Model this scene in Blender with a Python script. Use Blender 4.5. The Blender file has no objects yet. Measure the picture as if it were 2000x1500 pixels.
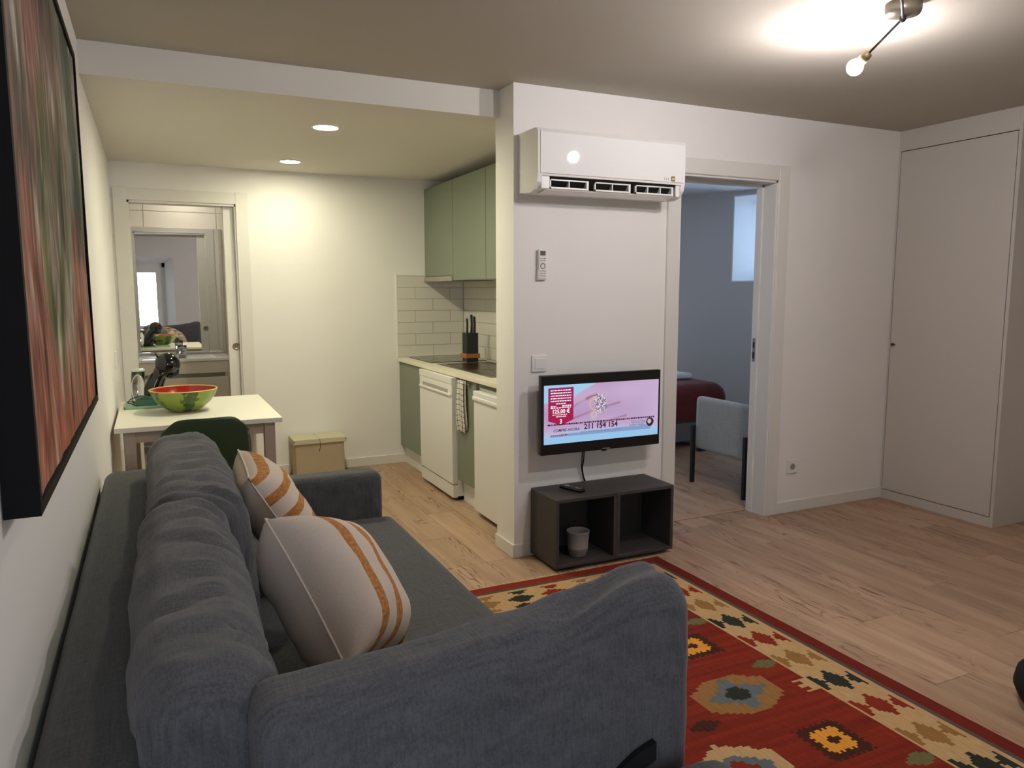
import bpy, bmesh, math, random
from mathutils import Vector, Matrix, noise
random.seed(7)
scene = bpy.context.scene
COL = scene.collection

# ------------------------------------------------------------------ camera
F_PX, YAW, PITCH, ROLL = 1477.68, 0.44228, -0.12186, -0.001715
CAM = Vector((0.2168, 0.0, 1.3905))
cy, sy, cp, sp = math.cos(YAW), math.sin(YAW), math.cos(PITCH), math.sin(PITCH)
fw = Vector((sy*cp, cy*cp, sp)); rt = Vector((cy, -sy, 0)); upv = rt.cross(fw)
cr, sr = math.cos(ROLL), math.sin(ROLL)
rt, upv = cr*rt + sr*upv, -sr*rt + cr*upv
cam_d = bpy.data.cameras.new('camera'); cam = bpy.data.objects.new('camera', cam_d); COL.objects.link(cam)
m = Matrix((rt, upv, -fw)).transposed().to_4x4(); m.translation = CAM
cam.matrix_world = m
cam_d.sensor_width = 36; cam_d.sensor_fit = 'HORIZONTAL'; cam_d.lens = F_PX*36/2000
cam_d.clip_start = 0.02
scene.camera = cam

# ------------------------------------------------------------------ world, exposure
w = bpy.data.worlds.new('sky'); scene.world = w; w.use_nodes = True
bg = w.node_tree.nodes['Background']
bg.inputs[0].default_value = (0.76, 0.87, 1.0, 1); bg.inputs[1].default_value = 13.0
vs = scene.view_settings
scene.display_settings.display_device = 'sRGB'
vs.view_transform = 'Standard'; vs.look = 'None'; vs.gamma = 1; vs.use_curve_mapping = False
vs.exposure = 0.15
LAMP_E, DOWN_E, BATH_E = (690, 930), (500, 180), 80
LAMP_C, DOWN_C = (1.0, 0.94, 0.95), (1.0, 0.96, 0.70)

# ------------------------------------------------------------------ materials
def lin(c):
    c = c/255
    return c/12.92 if c <= 0.04045 else ((c+0.055)/1.055)**2.4
def rgb(r, g, b): return (lin(r), lin(g), lin(b), 1)
MATS = {}
def mat(name, col, rough=0.5, metal=0.0, spec=0.5, nscale=0, namt=0.0, bump=0.0, bscale=None, stretch=None, coat=0.0):
    if name in MATS: return MATS[name]
    M = bpy.data.materials.new(name); M.use_nodes = True; MATS[name] = M
    nt = M.node_tree; b = nt.nodes['Principled BSDF']
    c = col if len(col) == 4 else rgb(*col)
    b.inputs['Base Color'].default_value = c
    b.inputs['Roughness'].default_value = rough; b.inputs['Metallic'].default_value = metal
    b.inputs['Specular IOR Level'].default_value = spec; b.inputs['Coat Weight'].default_value = coat
    if nscale or bump:
        tc = nt.nodes.new('ShaderNodeTexCoord'); mp = nt.nodes.new('ShaderNodeMapping')
        nt.links.new(tc.outputs['Object'], mp.inputs['Vector'])
        if stretch: mp.inputs['Scale'].default_value = stretch
        n = nt.nodes.new('ShaderNodeTexNoise'); n.inputs['Scale'].default_value = nscale or bscale; n.inputs['Detail'].default_value = 5
        nt.links.new(mp.outputs[0], n.inputs['Vector'])
        if namt:
            mx = nt.nodes.new('ShaderNodeMix'); mx.data_type = 'RGBA'
            mx.inputs['A'].default_value = tuple(x*(1-namt) for x in c[:3])+(1,)
            mx.inputs['B'].default_value = tuple(min(1, x*(1+namt)) for x in c[:3])+(1,)
            nt.links.new(n.outputs['Fac'], mx.inputs['Factor']); nt.links.new(mx.outputs['Result'], b.inputs['Base Color'])
        if bump:
            n2 = n
            if bscale:
                n2 = nt.nodes.new('ShaderNodeTexNoise'); n2.inputs['Scale'].default_value = bscale; n2.inputs['Detail'].default_value = 3
                nt.links.new(mp.outputs[0], n2.inputs['Vector'])
            bp = nt.nodes.new('ShaderNodeBump'); bp.inputs['Strength'].default_value = bump; bp.inputs['Distance'].default_value = 0.003
            nt.links.new(n2.outputs['Fac'], bp.inputs['Height']); nt.links.new(bp.outputs[0], b.inputs['Normal'])
    return M
def emat(name, col, strength):
    M = bpy.data.materials.new(name); M.use_nodes = True; nt = M.node_tree
    nt.nodes.remove(nt.nodes['Principled BSDF'])
    e = nt.nodes.new('ShaderNodeEmission'); e.inputs[0].default_value = tuple(col[:3])+(1,); e.inputs[1].default_value = strength
    nt.links.new(e.outputs[0], nt.nodes['Material Output'].inputs[0]); return M
def weave(name, col, amt=0.35, scale=260, rough=0.9, bump=0.25):
    M = bpy.data.materials.new(name); M.use_nodes = True; nt = M.node_tree; b = nt.nodes['Principled BSDF']
    b.inputs['Roughness'].default_value = rough; b.inputs['Specular IOR Level'].default_value = 0.15
    b.inputs['Sheen Weight'].default_value = 0.15
    c = rgb(*col); tc = nt.nodes.new('ShaderNodeTexCoord')
    outs = []
    for st in ((1, 0.06, 1), (0.06, 1, 0.06), (1, 1, 0.06)):
        mp = nt.nodes.new('ShaderNodeMapping'); mp.inputs['Scale'].default_value = st
        nt.links.new(tc.outputs['Object'], mp.inputs['Vector'])
        n = nt.nodes.new('ShaderNodeTexNoise'); n.inputs['Scale'].default_value = scale; n.inputs['Detail'].default_value = 3
        nt.links.new(mp.outputs[0], n.inputs['Vector']); outs.append(n.outputs['Fac'])
    a1 = nt.nodes.new('ShaderNodeMath'); a1.operation = 'ADD'; nt.links.new(outs[0], a1.inputs[0]); nt.links.new(outs[1], a1.inputs[1])
    a2 = nt.nodes.new('ShaderNodeMath'); a2.operation = 'ADD'; nt.links.new(a1.outputs[0], a2.inputs[0]); nt.links.new(outs[2], a2.inputs[1])
    mr = nt.nodes.new('ShaderNodeMapRange'); mr.inputs['From Min'].default_value = 1.1; mr.inputs['From Max'].default_value = 1.9
    nt.links.new(a2.outputs[0], mr.inputs['Value'])
    mx = nt.nodes.new('ShaderNodeMix'); mx.data_type = 'RGBA'
    mx.inputs['A'].default_value = tuple(x*(1-amt) for x in c[:3])+(1,); mx.inputs['B'].default_value = tuple(min(1, x*(1+amt)) for x in c[:3])+(1,)
    nt.links.new(mr.outputs[0], mx.inputs['Factor']); nt.links.new(mx.outputs['Result'], b.inputs['Base Color'])
    bp = nt.nodes.new('ShaderNodeBump'); bp.inputs['Strength'].default_value = bump; bp.inputs['Distance'].default_value = 0.002
    nt.links.new(a2.outputs[0], bp.inputs['Height']); nt.links.new(bp.outputs[0], b.inputs['Normal'])
    return M
def attr_mat(name, rough=0.9, emit=0.0, bump_scale=0, bump=0.0, var=0.0, stretch=(1, 1, 1), coat=0.0):
    """colour carried on the mesh (woven, printed or painted colour)"""
    M = bpy.data.materials.new(name); M.use_nodes = True; nt = M.node_tree; b = nt.nodes['Principled BSDF']
    at = nt.nodes.new('ShaderNodeAttribute'); at.attribute_name = 'col'
    b.inputs['Roughness'].default_value = rough; b.inputs['Coat Weight'].default_value = coat; b.inputs['Specular IOR Level'].default_value = .15
    src = at.outputs['Color']
    if bump_scale:
        tc = nt.nodes.new('ShaderNodeTexCoord'); mp = nt.nodes.new('ShaderNodeMapping'); mp.inputs['Scale'].default_value = stretch
        nt.links.new(tc.outputs['Object'], mp.inputs['Vector'])
        n = nt.nodes.new('ShaderNodeTexNoise'); n.inputs['Scale'].default_value = bump_scale; n.inputs['Detail'].default_value = 4
        nt.links.new(mp.outputs[0], n.inputs['Vector'])
        bp = nt.nodes.new('ShaderNodeBump'); bp.inputs['Strength'].default_value = bump; bp.inputs['Distance'].default_value = 0.004
        nt.links.new(n.outputs['Fac'], bp.inputs['Height']); nt.links.new(bp.outputs[0], b.inputs['Normal'])
        if var:
            mr = nt.nodes.new('ShaderNodeMapRange'); mr.inputs['From Min'].default_value = 0.3; mr.inputs['From Max'].default_value = 0.7
            mr.inputs['To Min'].default_value = 1-var; mr.inputs['To Max'].default_value = 1+var
            nt.links.new(n.outputs['Fac'], mr.inputs['Value'])
            vm = nt.nodes.new('ShaderNodeVectorMath'); vm.operation = 'SCALE'
            nt.links.new(at.outputs['Color'], vm.inputs[0]); nt.links.new(mr.outputs[0], vm.inputs['Scale']); src = vm.outputs[0]
    if emit:
        b.inputs['Base Color'].default_value = (0.01, 0.01, 0.01, 1); b.inputs['Roughness'].default_value = 0.25
        nt.links.new(src, b.inputs['Emission Color']); b.inputs['Emission Strength'].default_value = emit
    else: nt.links.new(src, b.inputs['Base Color'])
    return M
def wood_mat(name, c1, c2, cdark):
    M = bpy.data.materials.new(name); M.use_nodes = True; nt = M.node_tree; b = nt.nodes['Principled BSDF']
    N = nt.nodes.new; L = nt.links.new
    geo = N('ShaderNodeNewGeometry'); oi = N('ShaderNodeObjectInfo')
    mul = N('ShaderNodeVectorMath'); mul.operation = 'MULTIPLY'; mul.inputs[1].default_value = (13, 29, 0)
    cmb = N('ShaderNodeCombineXYZ'); L(oi.outputs['Random'], cmb.inputs[0]); L(oi.outputs['Random'], cmb.inputs[1])
    L(cmb.outputs[0], mul.inputs[0])
    add = N('ShaderNodeVectorMath'); add.operation = 'ADD'; L(geo.outputs['Position'], add.inputs[0]); L(mul.outputs[0], add.inputs[1])
    mp = N('ShaderNodeMapping'); mp.inputs['Scale'].default_value = (9, 0.9, 1); L(add.outputs[0], mp.inputs['Vector'])
    n1 = N('ShaderNodeTexNoise'); n1.inputs['Scale'].default_value = 1.6; n1.inputs['Detail'].default_value = 6; n1.inputs['Distortion'].default_value = 0.6
    L(mp.outputs[0], n1.inputs['Vector'])
    mp2 = N('ShaderNodeMapping'); mp2.inputs['Scale'].default_value = (5.5, 0.55, 1); L(add.outputs[0], mp2.inputs['Vector'])
    wv = N('ShaderNodeTexNoise'); wv.inputs['Scale'].default_value = 1.3; wv.inputs['Detail'].default_value = 2; wv.inputs['Distortion'].default_value = 1.2
    L(mp2.outputs[0], wv.inputs['Vector'])
    # growth rings: repeat the low noise as thin lines
    ml = N('ShaderNodeMath'); ml.operation = 'MULTIPLY'; ml.inputs[1].default_value = 15; L(wv.outputs['Fac'], ml.inputs[0])
    fr = N('ShaderNodeMath'); fr.operation = 'PINGPONG'; fr.inputs[1].default_value = 0.5; L(ml.outputs[0], fr.inputs[0])
    r2 = N('ShaderNodeMapRange'); r2.inputs['From Min'].default_value = 0.0; r2.inputs['From Max'].default_value = 0.19
    r2.inputs['To Min'].default_value = 1; r2.inputs['To Max'].default_value = 0; L(fr.outputs[0], r2.inputs['Value'])
    mp3 = N('ShaderNodeMapping'); mp3.inputs['Scale'].default_value = (4, 1.1, 1); L(add.outputs[0], mp3.inputs['Vector'])
    n3 = N('ShaderNodeTexNoise'); n3.inputs['Scale'].default_value = 1.5; n3.inputs['Detail'].default_value = 4; L(mp3.outputs[0], n3.inputs['Vector'])
    r3 = N('ShaderNodeMapRange'); r3.inputs['From Min'].default_value = 0.46; r3.inputs['From Max'].default_value = 0.60; L(n3.outputs['Fac'], r3.inputs['Value'])
    dk = N('ShaderNodeMath'); dk.operation = 'MULTIPLY'; L(r2.outputs[0], dk.inputs[0]); L(r3.outputs[0], dk.inputs[1])
    dk2 = N('ShaderNodeMath'); dk2.operation = 'MULTIPLY'; dk2.inputs[1].default_value = 0.95; L(dk.outputs[0], dk2.inputs[0])
    mr1 = N('ShaderNodeMapRange'); mr1.inputs['From Min'].default_value = 0.3; mr1.inputs['From Max'].default_value = 0.7; L(n1.outputs['Fac'], mr1.inputs['Value'])
    mx = N('ShaderNodeMix'); mx.data_type = 'RGBA'; mx.inputs['A'].default_value = rgb(*c1); mx.inputs['B'].default_value = rgb(*c2); L(mr1.outputs[0], mx.inputs['Factor'])
    mx2 = N('ShaderNodeMix'); mx2.data_type = 'RGBA'; mx2.inputs['B'].default_value = rgb(*cdark)
    L(mx.outputs['Result'], mx2.inputs['A']); L(dk2.outputs[0], mx2.inputs['Factor'])
    hv = N('ShaderNodeHueSaturation'); vr = N('ShaderNodeMapRange'); vr.inputs['To Min'].default_value = 0.86; vr.inputs['To Max'].default_value = 1.1
    L(oi.outputs['Random'], vr.inputs['Value']); L(vr.outputs[0], hv.inputs['Value']); L(mx2.outputs['Result'], hv.inputs['Color'])
    L(hv.outputs[0], b.inputs['Base Color']); b.inputs['Roughness'].default_value = 0.42; b.inputs['Specular IOR Level'].default_value = 0.35
    return M

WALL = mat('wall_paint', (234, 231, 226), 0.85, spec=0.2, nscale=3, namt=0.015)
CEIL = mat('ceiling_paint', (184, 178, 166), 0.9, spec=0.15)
TRIM = mat('white_lacquer', (222, 219, 212), 0.4)
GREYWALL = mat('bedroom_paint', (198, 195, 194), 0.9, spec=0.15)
WOOD = wood_mat('pine_plank', (186, 156, 129), (160, 127, 102), (96, 62, 45))
SOFA = weave('charcoal_weave', (76, 77, 78))
SOFA2 = weave('slate_weave', (88, 88, 92), 0.3)
BLACK = mat('black_plastic', (14, 14, 15), 0.25)
BLACKM = mat('black_matt', (16, 16, 17), 0.6)
WHITE = mat('white_plastic', (228, 227, 222), 0.3)
WHITEG = mat('white_gloss', (232, 231, 228), 0.03)
GREEN = mat('sage_laminate', (124, 132, 114), 0.45, nscale=30, namt=0.02)
DGREEN = mat('dark_green_plastic', (68, 82, 63), 0.4)
CHROME = mat('chrome', (205, 203, 200), 0.15, metal=1)
STEEL = mat('brushed_steel', (150, 146, 138), 0.32, metal=1, nscale=90, namt=0.1, stretch=(1, 12, 1))
DARKSTAND = mat('anthracite_board', (58, 54, 52), 0.55, nscale=60, namt=0.05)
TILE = mat('white_glazed_tile', (214, 210, 200), 0.13, nscale=14, namt=0.015, bump=0.05)
GROUT = mat('grout', (188, 183, 172), 0.9)
BTILE = mat('bathroom_tile', (212, 206, 194), 0.2, nscale=3, namt=0.03)
GLASS = bpy.data.materials.new('clear_glass'); GLASS.use_nodes = True
_b = GLASS.node_tree.nodes['Principled BSDF']; _b.inputs['Transmission Weight'].default_value = 1; _b.inputs['Roughness'].default_value = 0.02; _b.inputs['IOR'].default_value = 1.45
def pane_mat(name, tint):
    M = bpy.data.materials.new(name); M.use_nodes = True; nt = M.node_tree
    t = nt.nodes.new('ShaderNodeBsdfTransparent'); t.inputs[0].default_value = tint
    g = nt.nodes.new('ShaderNodeBsdfGlossy'); g.inputs['Roughness'].default_value = 0.03
    fr = nt.nodes.new('ShaderNodeFresnel'); mx = nt.nodes.new('ShaderNodeMixShader')
    nt.links.new(fr.outputs[0], mx.inputs[0]); nt.links.new(t.outputs[0], mx.inputs[1]); nt.links.new(g.outputs[0], mx.inputs[2])
    nt.links.new(mx.outputs[0], nt.nodes['Material Output'].inputs[0]); return M
PANE = pane_mat('window_glass', (0.95, 0.97, 1, 1))

# ------------------------------------------------------------------ mesh helpers
OFF = {}
def box(bm, x0, x1, y0, y1, z0, z1, bev=0.0, seg=2):
    t = bmesh.new(); bmesh.ops.create_cube(t, size=1)
    for v in t.verts: v.co = Vector(((x0+x1)/2+v.co.x*(x1-x0), (y0+y1)/2+v.co.y*(y1-y0), (z0+z1)/2+v.co.z*(z1-z0)))
    if bev: bmesh.ops.bevel(t, geom=t.edges[:], offset=bev, segments=seg, profile=0.5, affect='EDGES')
    join(bm, t); return bm
def join(bm, t):
    vm = [bm.verts.new(v.co) for v in t.verts]; t.verts.index_update()
    for f in t.faces:
        try: nf = bm.faces.new([vm[v.index] for v in f.verts]); nf.smooth = f.smooth
        except ValueError: pass
    t.free()
def nb(): return bmesh.new()
def B(*a, **k): return box(nb(), *a, **k)
def boxes(*lst):
    bm = nb()
    for a in lst: box(bm, *a[:6], *(a[6:] if len(a) > 6 else ()))
    return bm
def tube(bm, pts, radii, n=12, caps=True):
    pts = [Vector(p) for p in pts]
    if not hasattr(radii, '__len__'): radii = [radii]*len(pts)
    rings = []; ref = None
    for i, p in enumerate(pts):
        d = (pts[min(i+1, len(pts)-1)]-pts[max(i-1, 0)]).normalized()
        if ref is None: ref = Vector((0, 0, 1)) if abs(d.z) < 0.9 else Vector((1, 0, 0))
        a = d.cross(ref).normalized(); b_ = d.cross(a).normalized(); ref = -d.cross(a).cross(d).cross(d) if False else ref
        rings.append([bm.verts.new(p+radii[i]*(math.cos(2*math.pi*k/n)*a+math.sin(2*math.pi*k/n)*b_)) for k in range(n)])
    for r0, r1 in zip(rings, rings[1:]):
        for k in range(n):
            f = bm.faces.new((r0[k], r0[(k+1) % n], r1[(k+1) % n], r1[k])); f.smooth = True
    if caps: bm.faces.new(rings[0][::-1]); bm.faces.new(rings[-1])
    return bm
def lathe(bm, prof, c, n=32, smooth=True, axis='z', caps=True):
    """profile of (radius, height) pairs turned round a vertical axis through c"""
    rings = []
    for r, h in prof:
        ring = []
        for k in range(n):
            a = 2*math.pi*k/n; q = (r*math.cos(a), r*math.sin(a), h)
            if axis == 'y': q = (q[0], q[2], q[1])
            if axis == 'x': q = (q[2], q[0], q[1])
            ring.append(bm.verts.new(Vector(c)+Vector(q)))
        rings.append(ring)
    for r0, r1 in zip(rings, rings[1:]):
        for k in range(n):
            f = bm.faces.new((r0[k], r0[(k+1) % n], r1[(k+1) % n], r1[k])); f.smooth = smooth
    if caps and prof[0][0] > 1e-6: bm.faces.new(rings[0][::-1])
    if caps and prof[-1][0] > 1e-6: bm.faces.new(rings[-1])
    bmesh.ops.remove_doubles(bm, verts=bm.verts[:], dist=1e-6)
    return bm
def prism(bm, pts, axis, a0, a1, bev=0.0):
    """outline in the other two axes pushed along one axis"""
    t = bmesh.new()
    def P(p, a): return {'x': (a, p[0], p[1]), 'y': (p[0], a, p[1]), 'z': (p[0], p[1], a)}[axis]
    v0 = [t.verts.new(P(p, a0)) for p in pts]; v1 = [t.verts.new(P(p, a1)) for p in pts]
    t.faces.new(v0[::-1]); t.faces.new(v1); n = len(pts)
    for i in range(n): t.faces.new((v0[i], v0[(i+1) % n], v1[(i+1) % n], v1[i]))
    bmesh.ops.recalc_face_normals(t, faces=t.faces[:])
    if bev: bmesh.ops.bevel(t, geom=t.edges[:], offset=bev, segments=2, profile=0.5, affect='EDGES')
    join(bm, t); return bm
def ellip(bm, c, r, n=20, m=12):
    rings = []
    for i in range(m+1):
        th = math.pi*i/m
        rings.append([bm.verts.new(Vector(c)+Vector((r[0]*math.sin(th)*math.cos(2*math.pi*k/n), r[1]*math.sin(th)*math.sin(2*math.pi*k/n), r[2]*math.cos(th)))) for k in range(n)])
    for r0, r1 in zip(rings, rings[1:]):
        for k in range(n):
            f = bm.faces.new((r0[k], r1[k], r1[(k+1) % n], r0[(k+1) % n])); f.smooth = True
    bmesh.ops.remove_doubles(bm, verts=bm.verts[:], dist=1e-5); return bm
def rbox_soft(size, n, r=.03, puff=0.0, wr=0.0, seed=0, wscale=(6, 6, 6)):
    """soft upholstered block standing on its base: rounded edges, bulging faces, cloth wrinkles"""
    t = bmesh.new(); bmesh.ops.create_cube(t, size=2); bmesh.ops.subdivide_edges(t, edges=t.edges[:], cuts=n, use_grid_fill=True)
    hf = [x/2 for x in size]; ax = min(range(3), key=lambda i: hf[i]); o = [i for i in range(3) if i != ax]
    for v in t.verts:
        u = [math.sin(math.pi/2*c)*.55+c*.45 for c in v.co]
        p = Vector([u[i]*hf[i] for i in range(3)])
        inn = Vector([max(-(hf[i]-min(r, hf[i]*.98)), min(hf[i]-min(r, hf[i]*.98), p[i])) for i in range(3)]); d = p-inn
        if d.length > 1e-9: p = inn+d.normalized()*r if d.length > r*.999 or True and max(abs(c) for c in v.co) > .999 else p
        b_ = (1-u[o[0]]**2)*(1-u[o[1]]**2); p[ax] += puff*b_*(1 if u[ax] > 0 else -1)*abs(u[ax])
        v.co = p
    t.normal_update()
    if wr:
        nor = {v: v.normal.copy() for v in t.verts}
        for v in t.verts:
            q = Vector((v.co.x*wscale[0], v.co.y*wscale[1], v.co.z*wscale[2]))+Vector((seed*7.3, seed*3.1, 0))
            v.co += nor[v]*wr*(noise.noise(q)+0.6*(1-2*abs(noise.noise(q*2.1))))
    for v in t.verts: v.co.z += hf[2]
    for f in t.faces: f.smooth = True
    return t
def pillow_bm(W, H, T, n=28, pinch=0.09, seed=0, stripes=None):
    """throw pillow lying in local x (width) / z (height), thickness in y; returns bmesh and colour list per face"""
    bm = nb(); cols = []
    grids = []
    for s in (1, -1):
        g = {}
        for i in range(n+1):
            for j in range(n+1):
                u, v = 2*i/n-1, 2*j/n-1
                edge = (1-u**4)*(1-v**4)
                th = T/2*max(0, edge)**0.55
                x = W/2*u*(1-pinch*(1-v*v)); z = H/2*v*(1-pinch*(1-u*u))
                wv = 0.010*noise.noise(Vector((u*2.2+seed, v*2.2, s*3)))*edge
                g[i, j] = Vector((x, s*(th+wv), z))
        grids.append((s, g))
    vm = {}
    for s, g in grids:
        for (i, j), p in g.items():
            if s == -1 and (i in (0, n) or j in (0, n)): vm[s, i, j] = vm[1, i, j]
            else: vm[s, i, j] = bm.verts.new(p)
    for s, g in grids:
        for i in range(n):
            for j in range(n):
                q = [vm[s, i, j], vm[s, i+1, j], vm[s, i+1, j+1], vm[s, i, j+1]]
                if s == 1: q = q[::-1]
                f = bm.faces.new(q); f.smooth = True
                cols.append(stripes((i+.5)/n, (j+.5)/n) if s == 1 and stripes else None)
    return bm, cols
def mesh_of(bm, name, m_):
    bmesh.ops.recalc_face_normals(bm, faces=bm.faces[:])
    me = bpy.data.meshes.new(name); bm.to_mesh(me); bm.free()
    if m_: me.materials.append(m_)
    return me
def tag(o, label=None, cat=None, group=None, kind=None):
    if label: o['label'] = label
    if cat: o['category'] = cat
    if group: o['group'] = group
    if kind: o['kind'] = kind
    return o
def thing(name, label, cat, loc=(0, 0, 0), rot=(0, 0, 0), group=None):
    o = bpy.data.objects.new(name, None); COL.objects.link(o); o.location = loc; o.rotation_euler = rot
    o.empty_display_size = 0.05; OFF[o] = Vector(loc); return tag(o, label, cat, group)
def part(name, bm, m_, parent, local=False, label=None, kind=None):
    """mesh given in world coordinates (or the parent's own with local=True)"""
    if isinstance(bm, bpy.types.Mesh): me = bm
    else:
        if not local:
            for v in bm.verts: v.co -= OFF[parent]
        me = mesh_of(bm, name, m_)
    o = bpy.data.objects.new(name, me); COL.objects.link(o); o.parent = parent; OFF[o] = OFF[parent]
    if label: o['label'] = label
    if kind: o['kind'] = kind
    return o
def solo(name, bm, m_, label, cat, loc=None, group=None, kind=None):
    if loc is None:
        lo = [min(v.co[i] for v in bm.verts) for i in range(3)]; hi = [max(v.co[i] for v in bm.verts) for i in range(3)]
        loc = Vector(((lo[0]+hi[0])/2, (lo[1]+hi[1])/2, lo[2]))
    loc = Vector(loc)
    for v in bm.verts: v.co -= loc
    o = bpy.data.objects.new(name, mesh_of(bm, name, m_)); COL.objects.link(o); o.location = loc; OFF[o] = loc
    return tag(o, label, cat, group, kind)
def struct(name, bm, m_, label=None, cat=None):
    o = bpy.data.objects.new(name, mesh_of(bm, name, m_)); COL.objects.link(o); OFF[o] = Vector((0, 0, 0))
    o['kind'] = 'structure'
    o['label'] = label or ('plain '+name.replace('_', ' ')+' of the flat'); o['category'] = cat or name.split('_')[0]
    return o
def color_mesh(name, verts, faces, cols, m_):
    me = bpy.data.meshes.new(name); me.from_pydata(verts, [], faces); me.materials.append(m_)
    a = me.color_attributes.new('col', 'FLOAT_COLOR', 'CORNER')
    buf = []
    for f, c in zip(faces, cols): buf += list(c)*len(f)
    a.data.foreach_set('color', buf); me.update(); return me
def text_bm(s, size, origin, xdir, zdir, depth=0.0004, align='LEFT', shear=0.0, bold=0.0):
    cu = bpy.data.curves.new('t', 'FONT'); cu.body = s; cu.size = size; cu.align_x = align; cu.extrude = depth; cu.shear = shear; cu.offset = bold
    cu.resolution_u = 2
    o = bpy.data.objects.new('t', cu); COL.objects.link(o)
    dg = bpy.context.evaluated_depsgraph_get(); me = bpy.data.meshes.new_from_object(o.evaluated_get(dg))
    bm = nb(); bm.from_mesh(me); bpy.data.objects.remove(o); bpy.data.curves.remove(cu); bpy.data.meshes.remove(me)
    xd, zd = Vector(xdir), Vector(zdir); nd = xd.cross(zd)
    for v in bm.verts: v.co = Vector(origin)+xd*v.co.x+zd*v.co.y+nd*v.co.z
    return bm

# ------------------------------------------------------------------ the shell
YP, YF, H, HK, YB = 3.466, 5.894, 2.403, 2.27, 3.637
XC, XKW, XR, YBK = 1.869, 2.57, 5.2, -0.55
wl = struct('wall_left', B(-0.15, 0, YBK-0.5, 7.7, -0.1, 2.7), WALL, 'white painted wall behind the sofa and painting')
# back wall with a deep window, behind the photographer (seen in the bathroom mirror)
WX0, WX1, WZ0, WZ1, WXF = 0.03, 0.60, 0.62, 1.93, 0.74
bm = boxes((-0.15, WX0, YBK-0.42, YBK, -0.1, 2.7), (WXF, XR+0.2, YBK-0.42, YBK, -0.1, 2.7), (WX0, WXF, YBK-0.42, YBK, -0.1, WZ0))
prism(bm, [(WX1, YBK-.42), (WX1, YBK-.34), (WXF, YBK), (WXF, YBK-.42)], 'z', WZ0, 2.7)
prism(bm, [(YBK-.42, WZ1), (YBK-.34, WZ1), (YBK, WZ1+.09), (YBK, 2.7), (YBK-.42, 2.7)], 'x', WX0, WXF)
wb = struct('wall_back', bm, WALL, 'white wall with a deep window recess seen in the bathroom mirror')
wi = struct('window_1', boxes((WX0, WX0+.05, YBK-.40, YBK-.34, WZ0, WZ1), (WX1-.05, WX1, YBK-.40, YBK-.34, WZ0, WZ1),
     (WX0, WX1, YBK-.40, YBK-.34, WZ0, WZ0+.06), (WX0, WX1, YBK-.40, YBK-.34, WZ1-.08, WZ1)), TRIM, 'white framed window in the deep recess seen in the bathroom mirror')
part('sash', boxes((WX0+.05, WX0+.10, YBK-.385, YBK-.325, WZ0+.06, WZ1-.08), (WX1-.16, WX1-.05, YBK-.385, YBK-.325, WZ0+.06, WZ1-.08),
     (WX0+.10, WX1-.16, YBK-.385, YBK-.325, WZ0+.06, WZ0+.14), (WX0+.10, WX1-.16, YBK-.385, YBK-.325, WZ1-.18, WZ1-.08)), TRIM, wi)
part('pane', B(WX0+.10, WX1-.16, YBK-.358, YBK-.352, WZ0+.14, WZ1-.18), PANE, wi)
struct('wall_right', B(XR, XR+.15, YBK-.4, YP+.1, -0.1, 2.7), WALL, 'white painted wall on the wardrobe side of the room')
DX0, DX1, DZ = 2.885, 3.600, 2.036
struct('wall_partition', boxes((XC, XKW+.1, YP, YP+.217, -0.1, 2.7), (XKW+.1, DX0, YP, YP+.145, -0.1, 2.7), (DX1, XR+.15, YP, YP+.145, -0.1, 2.7), (DX0, DX1, YP, YP+.145, DZ, 2.7)), WALL,
       'white partition wall carrying the air conditioner and the television')
BX0, BX1, BZ = 0.10, 0.80, 2.016
struct('wall_far', boxes((-.0, BX0, YF, YF+.12, -0.1, 2.7), (BX1+.03, XKW+.1, YF, YF+.03, -0.1, 2.7), (BX1+.03, XKW+.1, YF+.09, YF+.12, -0.1, 2.7), (1.7, XKW+.1, YF+.03, YF+.09, -.1, 2.7), (BX0, BX1+.03, YF, YF+.12, BZ, 2.7)), WALL,
       'white wall with the bathroom doorway at the end of the kitchen')
struct('wall_kitchen', B(XKW, XKW+.1, YP+.217, YF, -0.1, 2.7), WALL, 'white wall behind the kitchen worktop')
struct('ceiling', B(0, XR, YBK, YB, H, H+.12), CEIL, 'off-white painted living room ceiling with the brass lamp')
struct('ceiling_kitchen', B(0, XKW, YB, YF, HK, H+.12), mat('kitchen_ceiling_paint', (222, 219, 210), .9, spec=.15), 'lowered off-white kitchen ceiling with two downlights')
# bathroom shell
BR = 1.62; YM = 7.5; MIRROR_YAW = 0.0075
bw = struct('wall_bathroom', boxes((0, BR+.1, YM+.012, YM+.13, -0.1, 2.6), (BR, BR+.1, YF+.12, YM+.012, -.1, 2.6)), GROUT, 'bathroom walls clad in large pale tiles')
struct('floor_bathroom', B(0, BR, YF, YM, -0.1, 0), mat('bath_floor', (150, 145, 138), .4, nscale=6, namt=.05), 'grey bathroom floor')
struct('ceiling_bathroom', B(0, BR, YF+.12, YM+.012, 2.35, 2.45), CEIL, 'white bathroom ceiling')
tw, th_ = 0.60, 0.30
tile_src = {}
def tile(parent, name, x0, x1, y0, y1, z0, z1, m_, bev=0.002):
    key = (name, round(x1-x0, 3), round(y1-y0, 3), round(z1-z0, 3))
    if key not in tile_src:
        tile_src[key] = mesh_of(B(-(x1-x0)/2, (x1-x0)/2, -(y1-y0)/2, (y1-y0)/2, -(z1-z0)/2, (z1-z0)/2, bev=bev, seg=1), name, m_)
    o = bpy.data.objects.new(name, tile_src[key]); COL.objects.link(o); o.parent = parent
    o.location = Vector(((x0+x1)/2, (y0+y1)/2, (z0+z1)/2)); return o
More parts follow.
